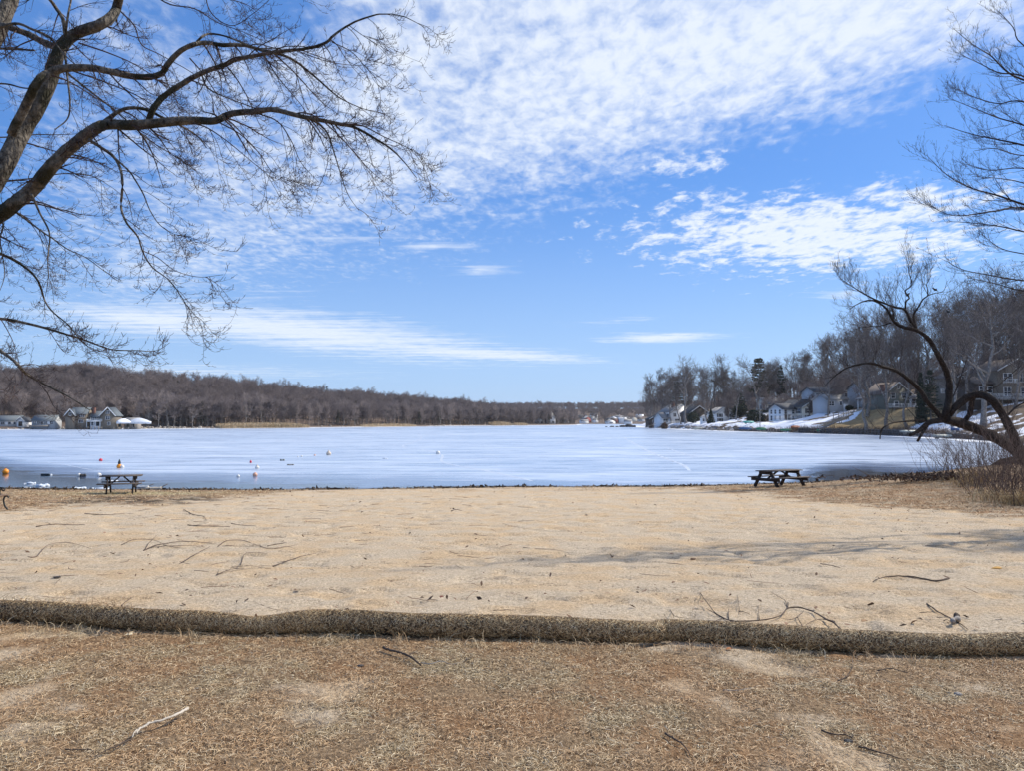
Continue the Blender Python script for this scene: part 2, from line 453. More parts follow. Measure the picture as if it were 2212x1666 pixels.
w = bpy.data.worlds.new('World'); scene.world = w; w.use_nodes = True
nt = NT(w.node_tree); bg = w.node_tree.nodes['Background']
sky = nt.node('ShaderNodeTexSky', sky_type='NISHITA'); sky.sun_disc = False
sky.sun_elevation = EL; sky.sun_rotation = AZ; sky.air_density = 1.0; sky.dust_density = .4; sky.ozone_density = 2.5; sky.altitude = 100
hs = nt.node('ShaderNodeHueSaturation'); nt.l.new(sky.outputs[0], hs.inputs['Color']); hs.inputs['Saturation'].default_value = 1.22; hs.inputs['Value'].default_value = 1.0
tc = nt.node('ShaderNodeTexCoord').outputs['Generated']
sep = nt.node('ShaderNodeSeparateXYZ'); nt.l.new(tc, sep.inputs[0]); dx, dy, dz = sep.outputs
zc = nt.m('MAXIMUM', dz, .012)
ay = nt.m('MAXIMUM', nt.m('ABSOLUTE', dy), .05)
a = nt.m('DIVIDE', dx, ay); b = nt.m('DIVIDE', zc, ay)      # bearing and height as tangents about north
zz = nt.m('ADD', zc, .03)
cu = nt.node('ShaderNodeCombineXYZ'); nt.put(cu.inputs[0], nt.m('DIVIDE', dx, zz)); nt.put(cu.inputs[1], nt.m('DIVIDE', dy, zz)); P = cu.outputs[0]  # point on a flat cloud layer
n_big = nt.noise(P, .9, 4, .55)
n_mid = nt.noise(nt.mapping(P, (1, .75, 1), (0, 0, .3)), 6.5, 5, .6, .4)
n_lump = nt.noise(nt.mapping(P, (1, .6, 1), (0, 0, .25)), 22, 4, .58, .3)
wisp = nt.noise(nt.mapping(P, (.25, 1.8, 1), (0, 0, -.12)), 4.0, 5, .6, .5)
def px2(px, py): return (px - CX) / F, (912 - py) / F
def ell(cx, cy, rx, ry, rot=0.0):
    """soft ellipse round a bearing/height, 1 at its centre and 0 at its rim"""
    ca, cb = px2(cx, cy); rx /= F; ry /= F; cr, sr = math.cos(rot), math.sin(rot)
    u = nt.m('SUBTRACT', a, ca); v = nt.m('SUBTRACT', b, cb)
    p = nt.m('DIVIDE', nt.m('ADD', nt.m('MULTIPLY', u, cr), nt.m('MULTIPLY', v, sr)), rx)
    q = nt.m('DIVIDE', nt.m('SUBTRACT', nt.m('MULTIPLY', v, cr), nt.m('MULTIPLY', u, sr)), ry)
    return nt.m('SUBTRACT', 1.0, nt.m('SQRT', nt.m('ADD', nt.m('MULTIPLY', p, p), nt.m('MULTIPLY', q, q))))
def above(x0, y0, x1, y1, soft):
    """signed height above a slanted line, scaled by soft pixels"""
    a0, b0 = px2(x0, y0); a1, b1 = px2(x1, y1); k = (b1 - b0) / (a1 - a0)
    return nt.m('DIVIDE', nt.m('SUBTRACT', b, nt.m('MULTIPLY_ADD', a, k, b0 - k * a0)), soft / F)
mx = lambda *xs: xs[0] if len(xs) == 1 else nt.m('MAXIMUM', xs[0], mx(*xs[1:]))
mn = lambda x, y: nt.m('MINIMUM', x, y)
# the broad mackerel sheet: above two slanting lower edges, thin towards its left
sheet = mn(above(640, 590, 1350, 425, 150), above(1350, 395, 2150, 110, 120))
sheet = mn(sheet, nt.m('DIVIDE', nt.m('SUBTRACT', a, px2(60, 0)[0]), 620 / F))
sheet = mn(sheet, 1.35)
gap = ell(1560, 175, 330, 50, .3)
hole = ell(560, 0, 240, 130)
sheet = nt.m('SUBTRACT', sheet, nt.m('MULTIPLY', nt.m('MAXIMUM', hole, 0.0), 1.5))
bright = ell(1850, 60, 900, 260, .25)
sheet = nt.m('ADD', sheet, nt.m('MULTIPLY', nt.m('MAXIMUM', bright, 0.0), .75))
v = nt.m('MULTIPLY_ADD', nt.m('SUBTRACT', n_lump, .5), 2.5, sheet)
v = nt.m('MULTIPLY_ADD', nt.m('SUBTRACT', n_mid, .5), 2.6, v)
v = nt.m('MULTIPLY_ADD', nt.m('SUBTRACT', n_big, .5), 1.2, v)
d1 = nt.m('MULTIPLY', nt.smooth(v, -.3, 2.15), .93)
patch = nt.m('MULTIPLY', mx(ell(1760, 500, 520, 115, -.02), nt.m('MULTIPLY', ell(2010, 425, 260, 60, 0), .8), nt.m('MULTIPLY', ell(1480, 350, 130, 48, .25), .6)), 1.5)
v = nt.m('MULTIPLY_ADD', nt.m('SUBTRACT', n_mid, .5), 3.4, patch)
v = nt.m('MULTIPLY_ADD', nt.m('SUBTRACT', n_lump, .5), 1.8, v)
d2 = nt.m('MULTIPLY', nt.smooth(v, .2, 1.2), .95)
st = mx(nt.m('MULTIPLY', ell(330, 690, 420, 52, -.10), 1.2), nt.m('MULTIPLY', ell(480, 420, 420, 150, -.2), .55), nt.m('MULTIPLY', ell(640, 712, 640, 62, -.12), 1.35), nt.m('MULTIPLY', ell(1020, 762, 390, 22, -.05), 1.3), nt.m('MULTIPLY', ell(1440, 728, 190, 17, .03), 1.3), nt.m('MULTIPLY', ell(560, 640, 130, 20, .1), .6), nt.m('MULTIPLY', ell(1040, 580, 90, 26, .05), .62), nt.m('MULTIPLY', ell(300, 580, 260, 50, -.05), .8), nt.m('MULTIPLY', ell(930, 530, 110, 18, .05), .65), nt.m('MULTIPLY', ell(1830, 632, 100, 18, .05), .8), nt.m('MULTIPLY', ell(420, 800, 520, 24, -.02), .7), nt.m('MULTIPLY', ell(1340, 690, 120, 12, .05), .5))
v = nt.m('MULTIPLY_ADD', nt.m('SUBTRACT', wisp, .5), 2.0, st)
v = nt.m('MULTIPLY_ADD', nt.m('SUBTRACT', n_mid, .5), .9, v)
d3 = nt.m('MULTIPLY', nt.smooth(v, .1, 1.25), .85)
dens = mx(d1, d2, d3)
haze_lo = nt.m('MULTIPLY', nt.smooth(b, .34, 0.0), .60)
SKYK = 1.0
skyc = nt.mix(1.0, hs.outputs[0], (.86, 1.06, 1.38), 'MULTIPLY')
skyc = nt.mix(.40, skyc, (1.8, 4.15, 9.7))
skyc = nt.mix(haze_lo, skyc, (5.3, 7.3, 10.4))
shade = nt.m('MULTIPLY_ADD', nt.smooth(n_lump, .25, .75), .25, .8)
cl = nt.mix(shade, (6.0, 7.4, 10.0), (9.4, 10.0, 10.8))
fin = nt.mix(nt.m('MULTIPLY', dens, .93), skyc, cl)
w.node_tree.links.new(fin, bg.inputs['Color']); bg.inputs['Strength'].default_value = .1

# ------------------------------------------------------------------ setting: beach
ROLL_PX = [(-700, 1318, .10), (-300, 1330, .10), (0, 1343, .10), (163, 1352, .098), (327, 1367, .102), (450, 1372, .098), (523, 1374, .084), (572, 1374, .086), (640, 1373, .105), (723, 1374, .11), (919, 1380, .107), (1115, 1386, .105), (1278, 1390, .103), (1409, 1391, .092), (1446, 1391, .095), (1654, 1404, .104), (1827, 1413, .098), (2035, 1421, .092), (2212, 1421, .096), (2500, 1425, .1), (2900, 1432, .1)]
roll_pts = []
for px, py, r_ in ROLL_PX:
    p = ground_at(px, py); r_ *= .80; roll_pts.append((p[0], p[1] + r_ * .55, r_))
roll = np.array(roll_pts)
def roll_y(x): return np.interp(x, roll[:, 0], roll[:, 1])

YL = ([-900, -300, 0, 200, 400, 560, 700, 1380, 1540, 1650, 1800, 2000, 2212, 2600, 3300], [1135, 1122, 1106, 1090, 1082, 1070, 1060, 1055, 1058, 1072, 1088, 1102, 1117, 1140, 1180])
def cover(x, y):
    """how much dead grass lies on the beach: the lawn this side of the straw roll and the strip along the water"""
    x = np.asarray(x, float); y = np.asarray(y, float)
    n = fbm(x * .9 + 40, y * .9 + 11, 4); n2 = fbm(x * 3.1, y * 3.1 + 60, 3)
    near = sstep(.12, -.12, y - roll_y(x) - .05)
    patch = 1 - .85 * sstep(.56, .70, n * .6 + n2 * .4 + .075 * sstep(.2, 2.2, x))
    lawn = near * patch
    px, py = proj(x, y, gz(x, y))
    edge = np.interp(px, *YL)
    wd = np.clip((edge - py) / 9, -3, 3)
    strip = sstep(-.6, 1.0, wd + (n - .5) * 3.2 + (n2 - .5) * 2.0) * (y > 12)
    strip = strip * (.62 + .38 * sstep(.35, .55, n2))
    strip = np.where((px > 700) & (px < 1380), strip * .55, strip)
    return np.clip(np.maximum(lawn, strip), 0, 1)
ys = np.concatenate([np.linspace(-14, 2.5, 24), np.geomspace(2.6, 47, 620), np.linspace(47.6, 90, 26)])
us = np.linspace(-1, 1, 700)
Y = np.repeat(ys[:, None], len(us), 1); X = us[None] * (np.abs(ys)[:, None] * .78 + 9)
Z = gz(X, Y)
cov = cover(X, Y)
dn = fbm(X * 2.6, Y * 2.6, 4); dents = sstep(.56, .72, fbm(X * 2.2 + 80, Y * 3.0 + 7, 2))
rip = fbm(X * .8 + 5, Y * 3.2 + 12, 3)
sandk = (1 - cov) * sstep(45, 20, Y)
Z = Z + sandk * ((dn - .5) * .05 - dents * .042 + (rip - .5) * .07 * sstep(1, 5, X) * sstep(7, 10, Y)) + cov * (fbm(X * 7, Y * 7, 3) - .5) * .035
idx = np.arange(X.size).reshape(X.shape)
q = np.stack([idx[:-1, :-1], idx[:-1, 1:], idx[1:, 1:], idx[1:, :-1]], -1).reshape(-1, 4)
me = np_mesh('beach_ground', np.stack([X, Y, Z], -1), q)
wet = sstep(-1.35, .1, Y - shore_d(X) + (fbm(X * .7, Y * .7 + 5, 3) - .5) * 2.2)
dark_l = sstep(-3.0, -2.0, -np.abs(X + 13.5 + (fbm(X * .5, Y * 2, 2) - .5) * 3)) * sstep(24.5, 26.5, Y) * sstep(30.5, 28.5, Y) * .9
pale = np.exp(-((X + 15.5) / 3.2) ** 2 - ((Y - 32.0) / 1.4) ** 2)
for nm, arr in (('cover', cov), ('wet', wet), ('muck', dark_l * sstep(.42, .55, fbm(X * 1.2, Y * 4, 3))), ('straw', pale)):
    at_ = me.attributes.new(nm, 'FLOAT', 'POINT'); at_.data.foreach_set('value', arr.astype(np.float32).ravel())
m, nt, b_ = new_mat('beach_sand')
oc = nt.node('ShaderNodeTexCoord').outputs['Object']
def attr(nt, n): return nt.node('ShaderNodeAttribute', attribute_name=n).outputs['Fac']
g1 = nt.noise(oc, 105, 3, .75); g2 = nt.noise(oc, 30, 4, .75); g3 = nt.noise(oc, 1.1, 5, .6); g4 = nt.noise(oc, 7, 4, .6)
sandc = nt.ramp(nt.m('MULTIPLY_ADD', g2, .52, nt.m('MULTIPLY', g1, .48)), [(.36, (.10, .078, .055)), (.45, (.43, .34, .24)), (.54, (.61, .495, .355)), (.66, (.80, .685, .53))])
sandc = nt.mix(nt.smooth(g3, .4, .66), sandc, nt.mix(1.0, sandc, (1.03, .93, .80), 'MULTIPLY'))
sandc = nt.mix(nt.m('MULTIPLY', nt.smooth(g4, .55, .75), .22), sandc, (.34, .29, .23))
grassc = nt.ramp(nt.noise(nt.mapping(oc, (1, .6, 1)), 55, 5, .7), [(.3, (.07, .046, .028)), (.5, (.26, .175, .10)), (.68, (.44, .32, .20))])
grassc = nt.mix(nt.smooth(g3, .42, .6), grassc, nt.mix(1.0, grassc, (1.08, .93, .82), 'MULTIPLY'))
c = nt.mix(attr(nt, 'cover'), sandc, grassc)
c = nt.mix(nt.m('MULTIPLY', attr(nt, 'straw'), nt.smooth(g4, .3, .6)), c, (.42, .38, .20))
c = nt.mix(attr(nt, 'muck'), c, (.035, .027, .02))
c = nt.mix(nt.m('MULTIPLY', attr(nt, 'wet'), .85), c, (.05, .04, .03))
nt.l.new(c, b_.inputs['Base Color']); b_.inputs['Roughness'].default_value = .95; b_.inputs['Specular IOR Level'].default_value = .12
h = nt.m('ADD', nt.m('MULTIPLY', g1, .35), nt.m('ADD', nt.m('MULTIPLY', g2, .9), nt.m('MULTIPLY', g4, .8)))
nt.l.new(nt.bump(h, 1.0, .03), b_.inputs['Normal'])
link('beach_ground', me, m, smooth=True, label='sandy beach with dead lawn in front of the straw roll', kind='structure')

# ------------------------------------------------------------------ setting: ground sheet, ice, water
Geo().box(-3500, 3500, -1500, 4500, -9, -8.5).build('ground', mat('far_earth', (.12, .10, .08), .95), kind='structure')
WET_E = [(-400, 985), (-100, 1000), (0, 1010), (60, 1019), (160, 1026), (230, 1034), (330, 1040), (450, 1039), (520, 1044), (640, 1045), (720, 1044), (800, 1050), (900, 1048), (1000, 1053), (1150, 1055), (1300, 1064), (1690, 1064), (1740, 1034), (1765, 1022), (1800, 1018), (1860, 1016), (1930, 1019), (2000, 1022), (2060, 1026), (2120, 1050), (2300, 1060)]
def ice_wet(x, y):
    px, py = proj(x, y, x * 0 + LAKE)
    return np.clip((py - np.interp(px, [e[0] for e in WET_E], [e[1] for e in WET_E])) / 16, -1.5, 1.5)
gy = np.concatenate([np.linspace(14, 30, 12), np.linspace(30.5, 70, 130), np.linspace(71, 130, 40), np.linspace(135, 1900, 60)])
us_ = np.linspace(-1, 1, 220); GY = np.repeat(gy[:, None], 220, 1); GX = us_[None] * (GY * .85 + 18)
ii = np.arange(GX.size).reshape(GX.shape)
me = np_mesh('lake_ice', np.stack([GX, GY, GX * 0 + LAKE], -1), np.stack([ii[:-1, :-1], ii[:-1, 1:], ii[1:, 1:], ii[1:, :-1]], -1).reshape(-1, 4))
at_ = me.attributes.new('thaw', 'FLOAT', 'POINT'); at_.data.foreach_set('value', ice_wet(GX, GY).astype(np.float32).ravel())
m, nt, b_ = new_mat('lake_ice')
oc = nt.node('ShaderNodeTexCoord').outputs['Object']
s1 = nt.noise(nt.mapping(oc, (.35, 1, 1), (0, 0, .06)), .35, 6, .66, .6)
s2 = nt.noise(nt.mapping(oc, (.4, 1, 1), (0, 0, -.05)), 1.5, 5, .68, .4)
s3 = nt.noise(oc, .035, 4, .55)
s4 = nt.noise(nt.mapping(oc, (.28, 1, 1), (0, 0, .03)), .10, 7, .68, 1.2)
s5 = nt.noise(nt.mapping(oc, (.3, 1, 1), (0, 0, .02)), .016, 5, .6, .5)
v = nt.m('ADD', nt.m('MULTIPLY', s1, .30), nt.m('ADD', nt.m('MULTIPLY', s2, .22), nt.m('ADD', nt.m('MULTIPLY', s3, .18), nt.m('ADD', nt.m('MULTIPLY', s4, .26), nt.m('MULTIPLY', s5, .22)))))
icec = nt.ramp(v, [(.50, (.31, .39, .52)), (.57, (.44, .52, .64)), (.62, (.52, .59, .70)), (.69, (.70, .75, .83))])
line = nt.smooth(nt.m('ABSOLUTE', nt.m('SUBTRACT', nt.noise(nt.mapping(oc, (.16, 1, 1), (0, 0, .04)), .55, 4, .6, .5), .5)), .012, .0)
icec = nt.mix(nt.m('MULTIPLY', line, .4), icec, (.72, .78, .86))
wn = nt.noise(nt.mapping(oc, (.22, 1, 1), (0, 0, .03)), .55, 6, .62, .5); wn2 = nt.noise(nt.mapping(oc, (.3, 1, 1)), 2.2, 4, .6)
thaw = nt.smooth(nt.m('ADD', attr(nt, 'thaw'), nt.m('MULTIPLY_ADD', nt.m('SUBTRACT', wn, .5), 3.4, nt.m('MULTIPLY', nt.m('SUBTRACT', wn2, .5), .9))), -.10, .22)
slush = nt.smooth(nt.m('MULTIPLY_ADD', nt.m('SUBTRACT', wn, .5), 3.2, attr(nt, 'thaw')), -1.95, -.2)
icec = nt.mix(nt.m('MULTIPLY', slush, .88), icec, (.085, .135, .26))
icec = nt.mix(thaw, icec, nt.mix(nt.smooth(wn2, .5, .72), (.018, .024, .034), (.10, .125, .165)))
nt.l.new(icec, b_.inputs['Base Color'])
rg = nt.m('MULTIPLY_ADD', slush, -.2, nt.m('MULTIPLY_ADD', v, .55, .02))
nt.l.new(nt.m('MULTIPLY_ADD', thaw, nt.m('SUBTRACT', .11, rg), rg), b_.inputs['Roughness']); b_.inputs['Specular IOR Level'].default_value = .5
nt.l.new(nt.bump(nt.m('MULTIPLY', nt.m('ADD', s1, s2), nt.m('SUBTRACT', 1.0, nt.m('MULTIPLY', thaw, .6))), .12, .05), b_.inputs['Normal'])
link('lake_ice', me, m, kind='structure', label='frozen lake with pale blue streaked ice and thawed edges')

def track(pts, w_, label, lift=.003):
    P_ = spline([on_lake(x, y)[:2].tolist() + [0] for x, y in pts], 60)[:, :3]
    T_ = nrm(np.gradient(P_, axis=0)); S_ = np.stack([-T_[:, 1], T_[:, 0], T_[:, 2] * 0], 1)
    wv = w_ * (.6 + .8 * fbm(np.arange(60) * .35 + w_ * 10, np.arange(60) * 0, 2))
    A = P_ - S_ * wv[:, None]; B = P_ + S_ * wv[:, None]; A[:, 2] = B[:, 2] = LAKE + lift
    ii = np.arange(59); Geo().add(np.concatenate([A, B]), np.stack([ii, 60 + ii, 61 + ii, ii + 1], -1)).build('ice_track', M_track, kind='structure', label=label)
M_track = mat('skate_track', (.46, .52, .62), .6, .3, .8)
track([(905, 938), (908, 950), (870, 965), (930, 975), (955, 985), (958, 1000), (1050, 1018), (1150, 1040)], .12, 'curving pale skate track across the ice')
track([(1345, 945), (1372, 960), (1400, 975), (1440, 992), (1475, 1005), (1490, 1018)], .14, 'straight pale sled track on the ice')
track([(1440, 968), (1480, 982), (1520, 990)], .1, 'short pale track on the ice')
track([(30, 995), (120, 1002), (200, 1016), (290, 1024)], .05, 'thin white crack in the ice near the left beach')
track([(200, 985), (420, 997), (640, 1003), (860, 1018)], .05, 'long thin white crack in the ice')
track([(1200, 958), (1250, 950), (1330, 945)], .2, 'faint pale streak on the far ice')

# ------------------------------------------------------------------ setting: hillsides
LS = np.array([(-560, 205), (-420, 250), (-300, 290), (-208, 316), (-165, 345), (-138, 368), (-112, 411), (-75, 500), (-38, 594), (0, 655), (40, 711), (64, 790), (76, 880), (82, 975), (60, 1060)], float)
def hill_left_z(si, t):
    ridge = np.interp(si, [0, 2, 3.5, 5, 6, 8, 10, 12, 14], [21, 21, 21, 24, 24.5, 19.5, 14, 8, 4])
    return LAKE + .9 * sstep(-.5, 5, t) + .02 * np.clip(t, 0, 30) + ridge * sstep(14, 165, t)
def hill_left_xy(si, t):
    i = np.clip(si.astype(int), 0, len(LS) - 2); f = (si - i)[..., None]
    p = LS[i] * (1 - f) + LS[i + 1] * f
    T_ = np.gradient(LS, axis=0); tn = nrm(T_[i] * (1 - f) + T_[i + 1] * f)
    return p[..., 0] - tn[..., 1] * t, p[..., 1] + tn[..., 0] * t
si = np.linspace(0, len(LS) - 1.001, 200)[:, None] + np.zeros((1, 60)); tt = np.concatenate([np.linspace(-4, 12, 20), np.linspace(14, 420, 40)])[None] + np.zeros((200, 1))
hx, hy = hill_left_xy(si, tt + (fbm(si * 3, si * 0, 3) - .5) * 6 * sstep(12, -4, tt)); hz = hill_left_z(si, tt) + (fbm(hx * .05, hy * .05, 3) - .5) * 2.5 * sstep(0, 40, tt)
ii = np.arange(hx.size).reshape(hx.shape); quad = lambda ii: np.stack([ii[:-1, :-1], ii[:-1, 1:], ii[1:, 1:], ii[1:, :-1]], -1).reshape(-1, 4)
leafmat = mat('forest_floor', (.125, .088, .065), .95, .4, .12)
link('hillside', np_mesh('hillside', np.stack([hx, hy, hz], -1), quad(ii)[:, ::-1]), leafmat, smooth=True, kind='structure', label='long wooded hillside across the lake')

FX, FY = np.meshgrid(np.linspace(-300, 1500, 70), np.linspace(1075, 2100, 50))
def far_z(x, y): return LAKE + sstep(1080, 1100, y) * 1.2 + (27 + 5 * fbm(x * .004, y * .004, 2)) * sstep(1110, 1620, y)
ii = np.arange(FX.size).reshape(FX.shape)
link('far_hill', np_mesh('far_hill', np.stack([FX, FY, far_z(FX, FY)], -1), quad(ii)), leafmat, smooth=True, kind='structure', label='distant hill at the head of the lake')

RSY = [44, 48.6, 65, 88, 111, 134, 157, 178, 198, 223, 254, 314, 381, 430, 464, 530, 594, 640, 720]
RSX = [22, 26, 45, 60, 73.5, 80.5, 84.5, 85.5, 82.5, 79.5, 75.5, 74.3, 73, 74, 80, 90, 97, 120, 260]
PADS = [(1648, 913.5, 285, 10), (1468, 916.5, 391, 13), (1418, 917, 429, 7), (1511, 915, 369, 9), (1523, 917, 328, 6), (1567, 915.5, 335, 12), (1686, 896, 318, 10), (1728, 913, 266, 18), (1810, 890.5, 244, 8), (1800, 872, 272, 11), (1880, 884, 213, 5), (1893, 874, 244, 8), (1943, 882.5, 206, 8)]
def bank_x(y): return np.interp(y, RSY, RSX)
def bank_z(x, y):
    t = x - bank_x(y)
    far = sstep(205, 250, y)                       # the far houses stand on a lower, gentler bank
    up = np.interp(t, [-6, -.4, .4, 3, 20, 60, 120, 400], [-1.2, -.25, .75, 1.3, 6.4, 15, 22, 26])
    lo = np.interp(t, [-6, -.4, 1.2, 4, 6, 12, 24, 60, 120, 400], [-1.2, -.2, .8, 2.0, 2.6, 3.4, 6.2, 14, 21, 25])
    z = LAKE + up * (1 - far) + lo * far
    near = sstep(118, 92, y)                       # low ground beside the beach
    zn = LAKE + np.interp(t, [-6, -.5, .6, 6, 40, 400], [-1.2, -.2, .5, 1.1, 5, 22])
    z = z * (1 - near) + zn * near
    for px, py, d, r_ in PADS:
        p = at(px, py, d); w_ = np.exp(-(((x - p[0]) ** 2 + (y - p[1]) ** 2) / r_ ** 2) ** 2) * sstep(1.5, 7, t); z = z + (p[2] - .05 - z) * w_
    return z
sy = np.concatenate([np.linspace(56, 120, 34), np.linspace(121, 420, 150), np.linspace(424, 720, 60)]); st_ = np.concatenate([np.linspace(-6, 6, 30), np.linspace(6.6, 40, 50), np.linspace(43, 380, 36)])
BY = np.repeat(sy[:, None], len(st_), 1); BX = bank_x(BY) + st_[None]
BZ = bank_z(BX, BY) + (fbm(BX * .25, BY * .25, 4) - .5) * .9 * sstep(.2, 4, st_[None])
ii = np.arange(BX.size).reshape(BX.shape)
me = np_mesh('right_bank', np.stack([BX, BY, BZ], -1), quad(ii))
T_ = BX - bank_x(BY); nz = fbm(BX * .12 + 3, BY * .12, 4); nz2 = fbm(BX * .5, BY * .5 + 8, 3)
snow_a = sstep(.36, .52, nz + .30 * sstep(216, 236, BY) * sstep(22, 6, T_) - .34 * sstep(176, 180, BY) * sstep(214, 206, BY) - .13 - .5 * sstep(26, 40, T_) + .25 * sstep(120, 140, BY) * sstep(174, 168, BY) * sstep(20, 12, T_) + (nz2 - .5) * .55 - .6 * sstep(120, 100, BY))
grass_a = sstep(172, 177, BY) * sstep(222, 212, BY) * sstep(24, 17, T_)
for nm, arr in (('snowy', snow_a), ('lawn', grass_a)):
    at_ = me.attributes.new(nm, 'FLOAT', 'POINT'); at_.data.foreach_set('value', arr.astype(np.float32).ravel())
m, nt, b_ = new_mat('bank_soil')
oc = nt.node('ShaderNodeTexCoord').outputs['Object']
nf = nt.noise(oc, .9, 5, .65)
c = nt.ramp(nf, [(.3, (.07, .052, .038)), (.55, (.15, .11, .078)), (.75, (.24, .18, .12))])
lawn = nt.ramp(nf, [(.3, (.21, .145, .075)), (.6, (.36, .26, .135))])
c = nt.mix(attr(nt, 'lawn'), c, lawn)
c = nt.mix(nt.smooth(nt.m('MULTIPLY_ADD', nt.m('SUBTRACT', nt.noise(oc, 1.4, 4), .5), .8, attr(nt, 'snowy')), .35, .65), c, (.80, .82, .87))
nt.l.new(c, b_.inputs['Base Color']); b_.inputs['Roughness'].default_value = .9; b_.inputs['Specular IOR Level'].default_value = .15
nt.l.new(nt.bump(nt.noise(oc, 3, 5), .6, .1), b_.inputs['Normal'])
link('hillside', me, m, smooth=True, kind='structure', label='steep bank with houses, dead grass and old snow')
# snow lying on the ice along both shores
n = 260; yy = np.linspace(118, 600, n); wv = 1.0 + 3.6 * fbm(yy * .07, yy * 0 + 3, 4) + .006 * yy
A = np.stack([bank_x(yy) - wv, yy, yy * 0 + LAKE + .012], 1); B = np.stack([bank_x(yy) + .2, yy, yy * 0 + LAKE + .10], 1)
ii = np.arange(n - 1); Geo().add(np.concatenate([A, B]), np.stack([ii, n + ii, n + ii + 1, ii + 1], -1)).build('snow', M['snow'], kind='structure', label='band of snow on the ice along the house bank')
sk = np.linspace(1.2, len(LS) - 2.2, n); wv = .8 + 2.2 * fbm(sk * 6, sk * 0, 4) + sk * .25
ax, ay_ = hill_left_xy(sk, -wv); bx, by_ = hill_left_xy(sk, wv * 0 + 1.5)
Geo().add(np.concatenate([np.stack([ax, ay_, ax * 0 + LAKE + .012], 1), np.stack([bx, by_, ax * 0 + LAKE + .25], 1)]), np.stack([ii, ii + 1, n + ii + 1, n + ii], -1)).build('snow', M['snow'], kind='structure', label='thin band of snow along the wooded shore')
# ------------------------------------------------------------------ traced trees near the camera
def limb(pts, w0, w1, d0, d1, n=26, wob=.12, seed=0):
    """polyline of a limb: picture points at depths d0..d1, widths in the same units"""
    r = np.random.default_rng(seed + 100)
    k = len(pts); dd = np.interp(np.arange(k), [0, k - 1], [d0, d1]) + np.concatenate([[0], r.normal(size=k - 1) * wob])
    P3 = np.array([at(x, y, d) for (x, y), d in zip(pts, dd)])
    P_ = spline(P3, n)
    u = np.linspace(0, 1, n)
    R_ = (w0 * (1 - u) + w1 * u) / 2 / F * np.interp(u, [0, 1], [d0, d1])
    return P_, R_
def grow(limbs, per_m, lens, gl, bias1, seed, n_spur=5, twig=.0035, n2=9, ang1=(25, 60), g2=(.0, .5), t0=.12, spur=(.025, .06), jit=.09, tap=.68):
    r = np.random.default_rng(seed); C = Geo()
    for P_, R_, dens, *ls in limbs:
        ls = ls[0] if ls else 1.0
        L = np.linalg.norm(np.diff(P_, axis=0), axis=1).sum()
        c = max(2, int(round(L * per_m * dens)))
        A, RA = spawn(P_[None], R_[None], c, (lens[0] * ls, lens[1] * ls), 12, ang1, (t0, 1.), gl, jit, .4, twig, .012, bias=bias1, r=r, taper=tap)
        B, RB = spawn(A, RA, n2, (lens[2], lens[3]), 7, (22, 55), (.15, 1.), g2, .12, .7, twig * .72, r=r)
        D, RD = spawn(B, RB, n_spur, spur, 3, (30, 65), (.2, 1.), .3, .1, .9, twig * .62, r=r, taper=0)
        E, RE = spawn(A, RA, 7, (spur[0], spur[1] * 1.6), 3, (30, 65), (.1, 1.), .3, .1, .6, twig * .62, twig, r=r, taper=0)
        RD[:, -1] = RD[:, -2] = twig * .62; RE[:, -1] = RE[:, -2] = twig * .66
        C.tubes(A, RA, 4).tubes(B, RB, 3).tubes(D, RD, 3).tubes(E, RE, 3)
    return C

